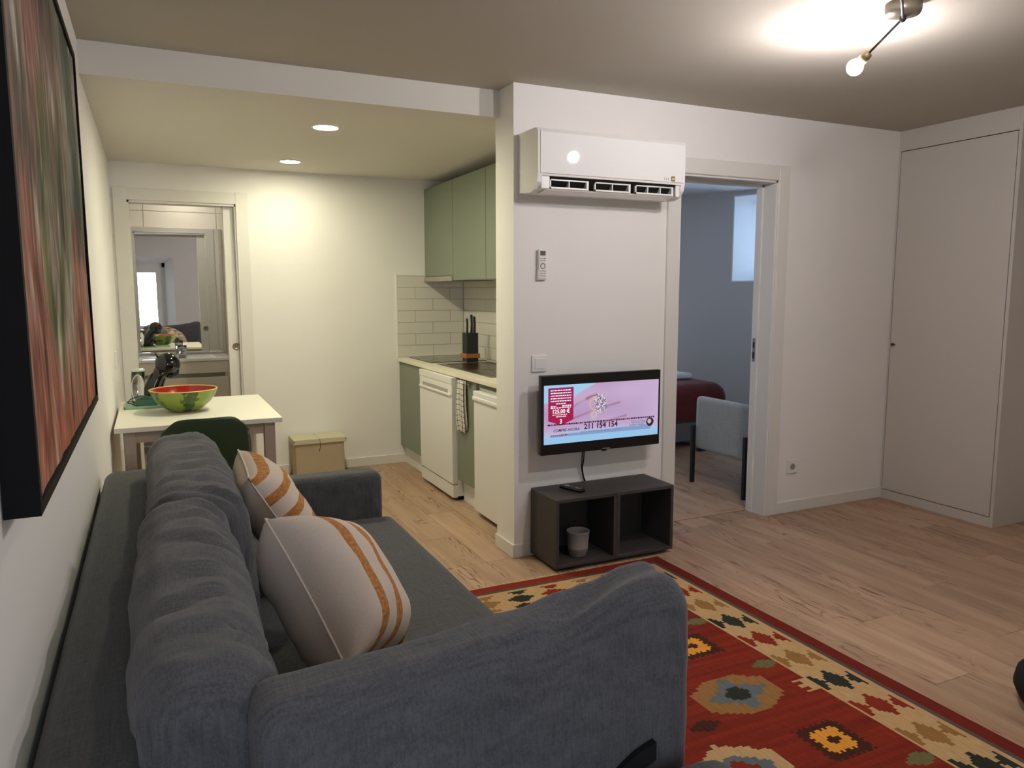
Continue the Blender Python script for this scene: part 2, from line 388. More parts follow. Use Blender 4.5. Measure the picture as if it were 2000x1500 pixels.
for r in range(8):
    x = -0.41 + 0.0
    while x < BR:
        a, b_ = max(x, 0.002), min(x+tw-.003, BR-.002)
        if b_-a > 0.02: tile(bw, 'tile', a, b_, YM, YM+.013, r*th_, min((r+1)*th_-.003, 2.34), BTILE)
        x += tw
for r in range(8):
    for k in range(3):
        y = YF+.125+k*tw
        tile(bw, 'tile', BR-.013, BR+.001, y, min(y+tw-.003, YM-.002), r*th_, min((r+1)*th_-.003, 2.34), BTILE)
# tiles on the bathroom side of the doorway wall, seen in the mirror
for r in range(8):
    for a, b_ in ((.93, 1.25), (1.253, 1.6)):
        tile(bw, 'tile', a, b_, YF+.119, YF+.132, r*th_, min((r+1)*th_-.003, 2.34), BTILE)
# bedroom shell
struct('ceiling_bedroom', B(XKW, 7.2, YP+.1, 8.2, H, H+.12), mat('bedroom_ceiling', (214, 216, 218), .9), 'white bedroom ceiling')
AX, AY = 5.405, 6.761; ux, uy = 0.4155, -0.9096; nx, ny = 0.9096, 0.4155
def ang(u0, u1, n0, n1, z0, z1):
    bm = nb(); box(bm, u0, u1, n0, n1, z0, z1)
    for v in bm.verts: v.co = Vector((AX+ux*v.co.x+nx*v.co.y, AY+uy*v.co.x+ny*v.co.y, v.co.z))
    return bm
U0, U1, V0, V1 = 0.63, 2.50, 1.483, 2.36
bm = nb()
for a in ((-1.4, U0, 0, .85, -.1, 2.5), (U1, 3.3, 0, .85, -.1, 2.5), (U0, U1, 0, .85, -.1, V0), (U0, U1, 0, .85, V1, 2.5)): join(bm, ang(*a))
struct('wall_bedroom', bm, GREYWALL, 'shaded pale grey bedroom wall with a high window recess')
REV = mat('white_reveal', (226, 228, 230), .7)
bm = nb()
for a in ((U0, U0+.012, -.004, .83, V0, V1), (U0, U1, -.004, .83, V0, V0+.012), (U0, U1, -.004, .83, V1-.012, V1), (U1-.012, U1, -.004, .83, V0, V1)): join(bm, ang(*a))
rv = struct('trim_1', bm, REV, 'white lining of the bedroom window recess')
bm = nb()
for a in ((U0, U0+.06, .74, .80, V0, V1), (U1-.06, U1, .74, .80, V0, V1), (U0, U1, .74, .80, V0, V0+.06), (U0, U1, .74, .80, V1-.06, V1)): join(bm, ang(*a))
w2 = struct('window_2', bm, TRIM, 'white framed bedroom window in the high recess')
part('pane', ang(U0+.06, U1-.06, .768, .773, V0+.06, V1-.06), pane_mat('tinted_window_glass', (.62, .67, .74, 1)), w2)
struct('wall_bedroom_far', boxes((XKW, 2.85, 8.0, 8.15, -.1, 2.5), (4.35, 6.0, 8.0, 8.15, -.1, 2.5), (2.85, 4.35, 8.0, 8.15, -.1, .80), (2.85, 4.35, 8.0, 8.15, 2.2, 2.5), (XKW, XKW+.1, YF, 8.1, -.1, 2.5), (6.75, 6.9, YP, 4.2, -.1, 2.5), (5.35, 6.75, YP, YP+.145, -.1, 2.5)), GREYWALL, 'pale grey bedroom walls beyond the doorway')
w3 = struct('window_3', boxes((2.85, 2.91, 8.06, 8.11, .80, 2.2), (4.29, 4.35, 8.06, 8.11, .80, 2.2), (2.91, 4.29, 8.06, 8.11, .80, .86), (2.91, 4.29, 8.06, 8.11, 2.14, 2.2), (3.57, 3.63, 8.06, 8.11, .86, 2.14)), TRIM, 'white framed window added out of view to light the bedroom wall')  # unseen window, added as fill light for the grey bedroom wall
for a in (2.91, 3.63): part('pane', B(a, a+.66, 8.083, 8.087, .86, 2.14), PANE, w3)  # panes of the added, unseen window
ld = bpy.data.lights.new('window_portal', 'AREA'); ld.shape = 'RECTANGLE'; ld.size = 1.5; ld.size_y = 1.4; ld.cycles.is_portal = True
lo = bpy.data.objects.new('window_portal', ld); COL.objects.link(lo); lo.location = (3.6, 8.14, 1.5); lo.rotation_euler = (math.radians(-90), 0, 0)
# light portals in the two other window openings (guide sky sampling only)
for loc, rot, sx_, sy_ in (((.315, YBK-.415, 1.275), (math.radians(90), 0, 0), .57, 1.31),):
    ld = bpy.data.lights.new('window_portal', 'AREA'); ld.shape = 'RECTANGLE'; ld.size = sx_; ld.size_y = sy_; ld.cycles.is_portal = True
    lo = bpy.data.objects.new('window_portal', ld); COL.objects.link(lo); lo.location = loc; lo.rotation_euler = rot
pc = Vector((AX+ux*(U0+U1)/2+nx*.84, AY+uy*(U0+U1)/2+ny*.84, (V0+V1)/2))
ld = bpy.data.lights.new('window_portal', 'AREA'); ld.shape = 'RECTANGLE'; ld.size = U1-U0; ld.size_y = V1-V0; ld.cycles.is_portal = True
lo = bpy.data.objects.new('window_portal', ld); COL.objects.link(lo); lo.location = pc
lo.rotation_euler = Vector((-nx, -ny, 0)).to_track_quat('-Z', 'Z').to_euler()

# floors with planks
def planks(name, label, areas, seed):
    fl = struct(name, boxes(*[(a[0], a[1], a[2], a[3], -0.1, -0.012) for a in areas]), mat('underlay', (60, 45, 34), .9), label)
    rnd = random.Random(seed); PW, PL = 0.19, 1.28
    for (x0, x1, y0, y1) in areas:
        i = 0; k0 = math.floor(x0/PW)
        x = k0*PW
        while x < x1:
            a, b_ = max(x, x0), min(x+PW, x1)
            ph = ((round(x/PW)*0.37+seed*.11) % 1)*PL; y = -4*PL+ph
            while y < y1:
                c, d = max(y, y0), min(y+PL, y1)
                if d-c > .02 and b_-a > .01:
                    bm = nb(); g = .0006
                    box(bm, a+g, b_-g, c+g, d-g, -.0125, 0)
                    for f in bm.faces:
                        pass
                    tops = [e for e in bm.edges if all(abs(v.co.z) < 1e-6 for v in e.verts)]
                    bmesh.ops.bevel(bm, geom=tops, offset=.0012, segments=1, affect='EDGES')
                    o = bpy.data.objects.new('plank', mesh_of(bm, 'plank', WOOD)); COL.objects.link(o); o.parent = fl
                y += PL
            x += PW
    return fl
planks('floor', 'pine plank floor of the living room and kitchen', [(0, XR, YBK, YP), (0, XC, YP, YF), (XC, XKW, YP+.217, YF)], 1)
planks('floor_bedroom', 'pine plank floor of the bedroom beyond the doorway', [(DX0, DX1, YP, YP+.155), (XKW+.1, 6.75, YP+.145, 8.0)], 2)
solo('threshold_strip', B(DX0, DX1, YP+.150, YP+.168, -.01, .003, bev=.001, seg=1), mat('threshold', (190, 150, 118), .4), 'thin wooden threshold strip in the bedroom doorway', 'threshold strip')

# baseboards
BBH, BBT = 0.072, 0.012
struct('baseboard_far', B(.90, 2.04, YF-BBT, YF, 0, BBH, bev=.002, seg=1), TRIM, 'white baseboard under the wall with the bathroom door')
struct('baseboard_left', B(0, BBT, YBK, YF, 0, BBH, bev=.002, seg=1), TRIM, 'white baseboard behind the sofa')
struct('baseboard_partition', boxes((XC-BBT, XC, YP-BBT, YP+.217, 0, BBH, .002, 1), (XC, 2.80, YP-BBT, YP, 0, BBH, .002, 1)), TRIM, 'white baseboard round the end of the television wall')
struct('baseboard_right', B(3.69, 4.622, YP-BBT, YP, 0, BBH, bev=.002, seg=1), TRIM, 'white baseboard between bedroom door and wardrobe')
struct('baseboard_back', B(.0, XR, YBK, YBK+BBT, 0, BBH), TRIM, 'white baseboard below the window wall')

# ------------------------------------------------------------------ doors
# bathroom pocket door
d1 = struct('door_1', boxes((BX0-.085, BX0, YF-.012, YF+.005, 0, BZ+.085, .002, 1), (BX1, BX1+.085, YF-.012, YF+.005, 0, BZ+.085, .002, 1), (BX0-.085, BX1+.085, YF-.010, YF+.005, BZ, BZ+.08, .002, 1),
     (BX0-.085, BX0, YF+.115, YF+.132, 0, BZ+.085), (BX1, BX1+.085, YF+.115, YF+.132, 0, BZ+.085), (BX0, BX1, YF+.115, YF+.130, BZ, BZ+.08)), TRIM, 'white casing of the bathroom doorway')
part('jamb', boxes((BX0-.001, BX0+.012, YF, YF+.12, 0, BZ), (BX0, BX1, YF, YF+.03, BZ-.015, BZ), (BX0, BX1, YF+.09, YF+.12, BZ-.015, BZ), (BX1-.010, BX1+.004, YF, YF+.032, 0, BZ), (BX1-.010, BX1+.004, YF+.088, YF+.12, 0, BZ)), TRIM, d1)
lf = part('sliding_leaf', B(.715, 1.45, YF+.040, YF+.080, .008, BZ-.006, bev=.002, seg=1), TRIM, d1)
PULL = mat('brass_pull', (150, 140, 118), .35, metal=.8)
for ys, dr in ((YF+.040, -1), (YF+.080, 1)):
    part('pull', lathe(nb(), [(0.0, .001*dr), (.018, .001*dr), (.020, .003*dr), (.027, .0035*dr), (.028, 0)], (.768, ys, .99), 24, axis='y'), PULL, lf)
    part('pull_centre', lathe(nb(), [(0.0, .0035*dr), (.009, .003*dr), (.010, .001*dr)], (.768, ys, .99), 16, axis='y'), PULL, lf)
# bedroom door casing
d2 = struct('door_2', boxes((DX0-.085, DX0, YP-.014, YP+.003, 0, DZ+.085, .003, 1), (DX1, DX1+.085, YP-.014, YP+.003, 0, DZ+.085, .003, 1), (DX0, DX1, YP-.013, YP+.003, DZ, DZ+.085, .003, 1)), TRIM, 'white casing of the bedroom doorway')
part('jamb', boxes((DX0-.001, DX0+.012, YP, YP+.147, 0, DZ), (DX1-.012, DX1+.001, YP, YP+.147, 0, DZ), (DX0, DX1, YP, YP+.147, DZ-.012, DZ)), TRIM, d2)
part('door_stop', boxes((DX1-.024, DX1-.010, YP+.10, YP+.147, 0, DZ), (DX0+.010, DX0+.024, YP+.10, YP+.147, 0, DZ), (DX0, DX1, YP+.10, YP+.147, DZ-.024, DZ-.010)), TRIM, d2)
sk = part('strike_plate', B(DX1-.026, DX1-.0235, YP+.112, YP+.136, .955, 1.10, bev=.001, seg=1), STEEL, d2, label='dark metal strike plate')
part('latch_hole', boxes((DX1-.0275, DX1-.0255, YP+.117, YP+.131, 1.04, 1.075), (DX1-.0275, DX1-.0255, YP+.117, YP+.131, .975, 1.015)), BLACKM, sk)

# ------------------------------------------------------------------ ceiling lights
for k, (x, y) in enumerate(((1.115, 4.235), (1.12, 5.42))):
    t = thing('downlight', ('round recessed downlight in the kitchen ceiling close to the living room', 'round recessed downlight in the kitchen ceiling close to the bathroom')[k], 'ceiling light', (x, y, HK), group='kitchen downlights')
    part('rim', lathe(nb(), [(.062, -.001), (.066, -.006), (.076, -.004), (.078, .001)], (x, y, HK), 40), WHITE, t)
    part('diffuser', lathe(nb(), [(0, -.0035), (.063, -.0035), (.063, .0)], (x, y, HK), 40), emat('downlight_glow', DOWN_C, DOWN_E[k]), t)
BGL = emat('bath_glow', (1, .93, .78), BATH_E)
for k, (x, y) in enumerate(((.52, 7.18), (.60, 6.52))):
    t = thing('downlight', ('round recessed downlight in the bathroom ceiling above the mirror', 'round recessed downlight in the bathroom ceiling inside the doorway')[k], 'ceiling light', (x, y, 2.35), group='bathroom downlights')
    part('rim', lathe(nb(), [(.062, -.001), (.066, -.006), (.076, -.004), (.078, .001)], (x, y, 2.35), 40, caps=False), WHITE, t)
    part('diffuser', lathe(nb(), [(0, -.0035), (.063, -.0035), (.063, .0)], (x, y, 2.35), 40), BGL, t)
# living room lamp: canopy, thin rods, bare globe bulbs
LC = Vector((2.685, 1.960, H))
t = thing('ceiling_lamp', 'brass ceiling lamp with thin rods and bare glowing globe bulbs', 'ceiling lamp', LC)
BRASS = mat('aged_brass', (150, 134, 104), .35, metal=.7)
part('canopy', lathe(nb(), [(.060, 0), (.060, -.030), (.055, -.040), (.020, -.046), (0, -.046)], LC, 40), mat('canopy_metal', (120, 112, 98), .4, metal=.4), t)
DARKM = mat('dark_rod', (40, 36, 36), .55, metal=.2)
hub = LC+Vector((0, 0, -.052))
for k, bpos in enumerate(((2.700, 2.170, 2.240), (2.215, 1.600, 2.280))):
    bp_ = Vector(bpos); d = (bp_-hub).normalized(); s0 = bp_-d*.075
    part('rod', tube(nb(), [hub, s0], .0045, 10), DARKM, t)
    part('socket', tube(nb(), [s0-d*.002, s0+d*.004, s0+d*.02, s0+d*.052], [.008, .016, .019, .0185], 20), BRASS, t)
    part('bulb', ellip(nb(), bp_, (.030, .030, .030), 24, 14), emat('bulb_glow', LAMP_C, LAMP_E[k]), t)
part('hub', ellip(nb(), hub, (.012, .012, .014), 14, 8), DARKM, t)

# ------------------------------------------------------------------ sofa
S = thing('sofa', 'charcoal fabric three-seat sofa along the white wall', 'sofa', (.6, 2.05, 0))
SY0, SY1, SZ = .80, 3.30, .42
def soft(size, loc, n=14, r=.03, puff=.0, wr=.0, seed=0, wscale=(6, 6, 6), rot=None):
    b_ = rbox_soft(size, n, r, puff, wr, seed, wscale)
    if rot: bmesh.ops.transform(b_, matrix=rot, verts=b_.verts[:])
    for v in b_.verts: v.co += Vector(loc)
    return b_
part('base', B(.03, 1.07, SY0+.02, SY1-.02, .10, .27, bev=.012), SOFA, S)
part('seat', soft((.94, SY1-SY0-.26, .17), (.655, (SY0+SY1)/2, .25), 26, .035, .004, .002, 1), SOFA, S)
part('backrest', soft((.178, SY1-SY0-.02, .585), (.103, (SY0+SY1)/2, .115), 28, .045, .003, .0015, 2), SOFA, S)
part('armrest', soft((1.06, .145, .497), (.56, SY1-.0725, .115), 22, .040, .002), SOFA, S)
part('armrest', soft((1.04, .165, .490), (.55, SY0+.0825, .115), 22, .045, .002), SOFA, S)
for x in (.10, 1.0):
    for y in (SY0+.1, SY1-.1): part('leg', lathe(nb(), [(.018, 0), (.026, .11)], (x, y, 0), 16), BLACKM, S)
part('seam', tube(nb(), [(.190, SY0+.10, .665), (.1925, 2.0, .672), (.190, SY1-.06, .665)], .0025, 8), SOFA2, S)

def wrinkle(bm, folds):
    """press soft fold lines into a cushion: (centre, direction, reach, width, depth)"""
    bm.normal_update(); nor = {v: v.normal.copy() for v in bm.verts}
    for v in bm.verts:
        for c, d, reach, wd, dep in folds:
            q = v.co-Vector(c); dd = Vector(d).normalized(); al = q.dot(dd); pe = (q-dd*al)
            q2 = pe.x*1+pe.y*1
            e = math.exp(-(al/reach)**2)*(math.exp(-(pe.y/wd)**2)*-1+.55*math.exp(-((pe.y-1.8*wd)/wd)**2))
            v.co += nor[v]*dep*e*max(0, nor[v].z*.7+nor[v].x*.5+.3)
    return bm
def back_cushion(label, y0, y1, seed, topz, xw, xc, folds):
    c = Vector((xc, (y0+y1)/2, SZ-.005))
    b_ = rbox_soft((xw, y1-y0, topz-SZ), 44, .085, .018, .010, seed, (4, 7, 5))
    for v in b_.verts:
        k = (v.co.z/(topz-SZ)); v.co.x += -.035*k
        v.co.x *= 1-.10*k*k if v.co.x > 0 else 1
    wrinkle(b_, folds)
    for v in b_.verts: v.co += c
    return solo('back_cushion', b_, SOFA2, label, 'cushion', group='loose back cushions on the sofa')
fa = lambda n, L, s: [((random.uniform(-.05, .1), -L/2+L*(i+.6)/n+random.uniform(-.03, .03), .3+random.uniform(0, .15)), (1, random.uniform(-.5, .5), random.uniform(-.6, .2)), random.uniform(.08, .16), random.uniform(.010, .022), random.uniform(.010, .020)) for i in range(n)]
back_cushion('long slate-grey back cushion at the sofa end beside the dining table', 2.13, 3.17, 3, .855, .245, .335, fa(9, 1.0, 1))
back_cushion('long slate-grey back cushion at the sofa end beside the upright cushion', 1.10, 2.18, 5, .850, .205, .293, fa(9, 1.0, 2))
# upright cushion leaning on the near armrest
b_ = rbox_soft((.735, .165, .406), 46, .048, .018, .006, 9, (5, 5, 4))
for v in b_.verts:
    k = max(0, v.co.z/.406); u = v.co.x/.3675; g = lambda c, w_: math.exp(-((u-c)/w_)**2)
    v.co.z += k**2*(.012+.012*u+.046*g(.78, .34)+.008*g(.15, .3)) + .012*k*max(0, u)**8
    v.co.y *= 1-.22*k**3
    if u > .8: v.co.x += .012*k
wrinkle(b_, [((.16, 0, .42), (.6, 1, -.5), .12, .014, .012), ((.24, 0, .40), (1, .2, -.4), .1, .02, .01)])
for v in b_.verts: v.co += Vector((.678, 1.083, SZ-.004))
uc = solo('upright_cushion', b_, SOFA2, 'slate-grey cushion stood upright against the sofa armrest', 'cushion')
part('black_wedge', prism(nb(), [(.950, .600), (.950, .632), (.915, .622), (.84, .585), (.84, .555)], 'y', .978, .990), BLACKM, uc, label='black wedge low on the cushion front')  # thin black wedge low on the cushion front, beside the armrest

# striped throw pillows
CREAM = attr_mat('cream_cotton', .95, bump_scale=350, bump=.15, var=.06)
cr_, org = rgb(205, 192, 178)[:3]+(1,), rgb(178, 124, 72)[:3]+(1,)
def throw_pillow(label, loc, rot, W, Hh, T, seed, stripes, roll=0.0):
    t = thing('throw_pillow', label, 'pillow', loc, rot, 'striped throw pillows on the sofa')
    n = 56; bm, cols = pillow_bm(W, Hh, T, n, .07, seed, stripes)
    bm.verts.index_update(); bm.verts.ensure_lookup_table()
    RM = Matrix.Rotation(-roll, 3, 'Y'); lift = -min((RM @ v.co).z for v in bm.verts)
    V = [RM @ v.co+Vector((0, 0, lift)) for v in bm.verts]; Fc = [[v.index for v in f.verts] for f in bm.faces]
    def cc(c):
        if not c: return cr_
        k = random.uniform(.72, 1.2); return (org[0]*k, org[1]*k, org[2]*k, 1)
    me = color_mesh('cover', V, Fc, [cc(c) for c in cols], CREAM); bm.free()
    for p in me.polygons: p.use_smooth = True
    o = bpy.data.objects.new('cover', me); COL.objects.link(o); o.parent = t
    ring = []
    for i in range(0, 81):
        s = i/20; k = int(s) % 4; q = 2*(s-int(s))-1
        u, v = [(q, -1), (1, q), (-q, 1), (-1, -q)][k]
        ring.append(RM @ Vector((W/2*u*(1-.07*(1-v*v)), 0, Hh/2*v*(1-.07*(1-u*u))))+Vector((0, 0, lift)))
    part('piping', tube(nb(), ring, .0032, 8, caps=False), mat('cream_piping', (214, 200, 186), .9), t, local=True)
    return t
def st_vert(a, b_):   # bands running bottom to top
    return any(abs(a-c) < w_ for c, w_ in ((.25, .055), (.56, .055), (.87, .045)))
def st_hor(a, b_):    # bands running side to side
    return any(abs(b_-c) < w_ for c, w_ in ((.95, .028), (.79, .034), (.61, .034), (.43, .034), (.25, .034), (.07, .03)))
LEAN = math.radians(31)
def prot(lean, yaw_): return (Matrix.Rotation(yaw_, 3, 'Z') @ Matrix.Rotation(-lean, 3, 'X')).to_euler()
# local y (striped side) turned towards +x, local x runs along -y
def pillow_rot(lean, twist): return (Matrix.Rotation(math.radians(-90)+twist, 3, 'Z') @ Matrix.Rotation(lean, 3, 'X')).to_euler()
throw_pillow('cream throw pillow with upright orange stripes beside the upright cushion', (.752, 1.84, SZ-.018), pillow_rot(math.radians(34), math.radians(-20)), .405, .405, .26, 2, lambda a, b_: st_vert(1-a, b_), math.radians(25))
throw_pillow('cream throw pillow with level orange stripes, farther along the sofa', (.690, 2.58, SZ+.012), pillow_rot(math.radians(30), math.radians(-2)), .46, .46, .19, 5, st_hor)

# ------------------------------------------------------------------ painting
P = thing('painting', 'large abstract painting in green, grey and salmon with deep black frame', 'painting', (0, 1.995, 1.055))
PY0, PY1, PZ0, PZ1, PX = 1.306, 2.680, 1.055, 2.090, .05
part('frame', boxes((0.001, PX, PY0, PY0+.018, PZ0, PZ1), (0.001, PX, PY1-.018, PY1, PZ0, PZ1), (0.001, PX, PY0+.018, PY1-.018, PZ0, PZ0+.018), (0.001, PX, PY0+.018, PY1-.018, PZ1-.018, PZ1)), mat('black_frame', (15, 12, 13), .75, spec=.2), P)
def mixc(a, b_, t): t = max(0, min(1, t)); return tuple(x+(y-x)*t for x, y in zip(a, b_))
def paint_col(u, v):
    """u along the wall (0 near end), v upward; broad vertical strokes"""
    n = lambda a, b_, s=0: noise.noise(Vector((u*a+s, v*b_+s*1.7, s*.9)))
    g_dark, g_mid, grey, pink, salmon, orange, olive = (52, 58, 48), (84, 94, 62), (152, 146, 128), (144, 104, 94), (164, 114, 92), (166, 98, 70), (98, 108, 62)
    top = mixc(g_dark, grey, .45+1.3*n(4, 2.2, 1)); top = mixc(top, pink, .15+1.7*n(4.5, 1.6, 4)); top = mixc(top, g_mid, .05+1.5*n(5, 2, 8))
    mid = mixc(pink, salmon, .5+n(5, 2, 3)); mid = mixc(mid, grey, .15+1.3*n(6, 2, 6))
    low = mixc(salmon, orange, .5+.9*n(6, 3, 5))
    vv = v+.10*n(5, 3, 2)
    c = mixc(mid, top, (vv-.34)/.22); c = mixc(low, c, (vv-.06)/.26)
    # hanging green loop
    uc_, vc, ru = .36+.30*max(0, v-.42), .42, .105
    if v > vc: dd = abs(abs(u-uc_)-ru*(1+.5*(v-vc)))
    else: dd = abs(math.hypot((u-uc_), (v-vc)*.55)-ru)
    ln = .030*(1+.6*n(4, 4, 9)); k = math.exp(-(dd/ln)**2)*(1 if v < .62 else max(0, 1-(v-.62)/.2))
    c = mixc(c, mixc(olive, g_dark, .5+n(18, 6, 7)), k*.9)
    for (su, sv, rr) in ((.74, .33, .055), (.13, .20, .05)):
        dd = abs(math.hypot((u-su), (v-sv)*.35)-rr) if v < sv+.3 else 1
        c = mixc(c, (112, 66, 52), .7*math.exp(-(dd/.014)**2))
    hl = n(16, 4, 11)
    if hl > .38: c = mixc(c, (205, 200, 186), (hl-.38)*3.2*(.35+v))
    if hl < -.42: c = mixc(c, (44, 40, 34), (-hl-.42)*3)
    wb_ = .06*n(6, 3, 13); f1 = noise.noise(Vector(((u+wb_)*48, v*7, 2.2))); f2 = noise.noise(Vector(((u+wb_)*100, v*20, 8.8)))
    k = 1+.34*f1+.20*f2
    c = tuple(max(0, min(255, x*k)) for x in c)
    return rgb(*c)
nu, nv = 300, 190; V = []; Fc = []; Cc = []
for j in range(nv+1):
    for i in range(nu+1):
        V.append((PX-.006+.003*noise.noise(Vector((i*.05, j*.02, 3))), PY0+.016+(PY1-PY0-.032)*i/nu-1.995, .016+(PZ1-PZ0-.032)*j/nv))
for j in range(nv):
    for i in range(nu):
        a = j*(nu+1)+i; Fc.append((a, a+1, a+nu+2, a+nu+1)); Cc.append(paint_col((i+.5)/nu, (j+.5)/nv))
part('canvas', color_mesh('canvas', V, Fc, Cc, attr_mat('oil_paint', .8, bump_scale=60, bump=.35, stretch=(1, 2, .4))), None, P)

# ------------------------------------------------------------------ kilim rug
RX0, RX1, RY0, RY1, RT = .86, 2.548, .74, 3.142, .006
R = thing('rug', 'red kilim rug with cream stepped-diamond border and fringed end', 'rug', ((RX0+RX1)/2, (RY0+RY1)/2, 0))
red, red2, gry, crm, tan, drk, blu, yel, brn, grn = [rgb(*c) for c in ((124, 41, 24), (102, 31, 22), (82, 72, 67), (182, 150, 106), (140, 102, 58), (42, 44, 38), (92, 100, 104), (214, 146, 52), (62, 34, 24), (100, 98, 62))]
def step(a, q=.0125): return math.floor(abs(a)/q)*q
def dia(a, b_, ra, rb, q=.0125):   # stepped diamond with toothed sides
    return step(a, q)/ra+step(b_, q)/rb <= 1.0
def toothed(a, b_, r):             # cog-like diamond of the border
    a_, b2 = abs(a), abs(b_)
    return (a_+b2 < r and not (a_ > r*.72 and b2 < r*.10)) or (a_ < r*.52 and b2 < r*.62) and (int(b2/.011) % 2 == 0 or a_ < r*.36)
def border_motif(t_, d, cyc):
    """t_ along the border in motif pitches, d across the band from its centre (outer side negative)"""
    k = math.floor(t_+.5); f = (t_-k)*.181
    c = (tan, drk, red)[k % 3]
    th = .010*(int(abs(f)/.010) % 2)
    if step(f, .010)/.074+(abs(d)+th*.55)/.047 <= 1.0 and not (abs(f) < .006 and abs(d) > .034): return c
    for sgn in (-1, 1):
        g = f+sgn*.016; dd = .086-sgn*d      # half diamonds standing on the two band edges
        th = .010*(int(abs(g)/.010) % 2)
        if 0 < dd < .040 and step(g, .010)/.062+(dd+th*.5)/.042 <= 1.0: return c
    return crm
def rug_col(x, y):
    dl, dr, dn, df = x-RX0, RX1-x, y-RY0, RY1-y
    d = min(dl, dr, dn, df)
    if d < .058: return red2 if dr == d else red
    if d < .080: return gry
    if d < .092: return crm
    if d < .270:
        if df == d or dn == d: return border_motif((2.000-x)/.168*-1, (d-.183), 0) if df == d else border_motif((x-2.0)/.168, d-.183, 0)
        return border_motif((1.998-y)/.181 if dr == d else (y-2.0)/.181, d-.183, 0)
    if d < .282: return crm
    c = tuple(mixc(red, red2, .35+.9*noise.noise(Vector((x*2, y*45, 0))))[:3])+(1,)
    # field medallions
    for (mx_, my_) in ((1.98, 1.90), (1.98, 1.20), (1.98, 2.60), (1.42, 1.90), (1.42, 1.20), (1.42, 2.60)):
        a, b_ = (x-mx_), (y-my_)
        if abs(a) < .16 and step(a, .0125)*.55+step(b_, .0125) < .135 and abs(b_) < .115:
            if dia(a, b_, .045, .035): return drk
            if dia(a, b_, .115, .055) or dia(a, b_, .06, .095): return blu
            return tan
    for (mx_, my_) in ((1.70, 1.56), (1.70, 2.25), (1.70, .95)):
        a, b_ = (x-mx_), (y-my_)
        if abs(a) < .15 and step(a, .0125)*.6+step(b_, .0125) < .13:
            if dia(a, b_, .05, .04): return red
            if dia(a, b_, .11, .075): return blu
            return crm
    for (mx_, my_) in ((2.06, 1.56), (2.066, 2.252), (2.06, .92), (1.34, 1.56), (1.34, 2.25)):
        a, b_ = x-mx_, y-my_
        if dia(a, b_, .022, .022, .006): return brn
        if max(step(a, .0125), step(b_, .0125)) <= .042+.012*(int(abs(a+b_)/.0125) % 2): return yel
        if max(abs(a), abs(b_)) <= .082+.010*(int(abs(a-b_)/.0125) % 2): return brn
    for (mx_, my_, s) in ((2.222, 2.018, 1), (1.75, 1.79, -1), (2.23, 2.42, 1), (2.22, 1.38, 1)):
        a, b_ = abs(x-mx_), abs(y-my_)
        if step(a, .01)+step(b_, .01)*2 < .055: return grn if s > 0 else brn
    # little hooked branch growing from the border
    for hy in (1.84,):
        a, b_ = x, y-hy
        if 2.205 < a < 2.27 and (abs(b_) < .012 or abs(b_-.035) < .008 or abs(b_+.035) < .008): return crm
        if 2.235 < a < 2.27 and abs(b_) < .043: return crm
    return c
q = .010; nxr, nyr = round((RX1-RX0)/q), round((RY1-RY0)/q); V = []; Fc = []; Cc = []
ox, oy = (RX0+RX1)/2, (RY0+RY1)/2
for j in range(nyr+1):
    for i in range(nxr+1):
        x, y = RX0+(RX1-RX0)*i/nxr, RY0+(RY1-RY0)*j/nyr
        e = .004*noise.noise(Vector((y*2.3, 1, 0))) if i == nxr else 0
        V.append((x+e-ox, y-oy, RT+.0012*noise.noise(Vector((x*4, y*4, 0)))))
for j in range(nyr):
    for i in range(nxr):
        a = j*(nxr+1)+i; Fc.append((a, a+1, a+nxr+2, a+nxr+1))
        Cc.append(rug_col(RX0+(RX1-RX0)*(i+.5)/nxr, RY0+(RY1-RY0)*(j+.5)/nyr))
# edge skirt down to the floor
n0 = len(V); per = [(i, 0) for i in range(nxr)]+[(nxr, j) for j in range(nyr)]+[(i, nyr) for i in range(nxr, 0, -1)]+[(0, j) for j in range(nyr, 0, -1)]
for (i, j) in per: p = V[j*(nxr+1)+i]; V.append((p[0], p[1], .0005))
for k, (i, j) in enumerate(per):
    i2, j2 = per[(k+1) % len(per)]; Fc.append((j*(nxr+1)+i, n0+k, n0+(k+1) % len(per), j2*(nxr+1)+i2)); Cc.append(red2)
part('woven_field', color_mesh('woven_field', V, Fc, Cc, attr_mat('wool_weave', .95, bump_scale=180, bump=.5, var=.14, stretch=(1, .12, 1))), None, R)
bm = nb(); x = RX0+.01
while x < RX1-.005:
    lx = random.uniform(-.006, .006); tube(bm, [(x, RY1-.001, .0035), (x+lx, RY1+.014, .0025), (x+lx*2, RY1+random.uniform(.022, .030), .0018)], [.0024, .0022, .0012], 5); x += .0085
part('fringe', bm, mat('cream_fringe', (206, 184, 150), .95), R, kind='stuff')

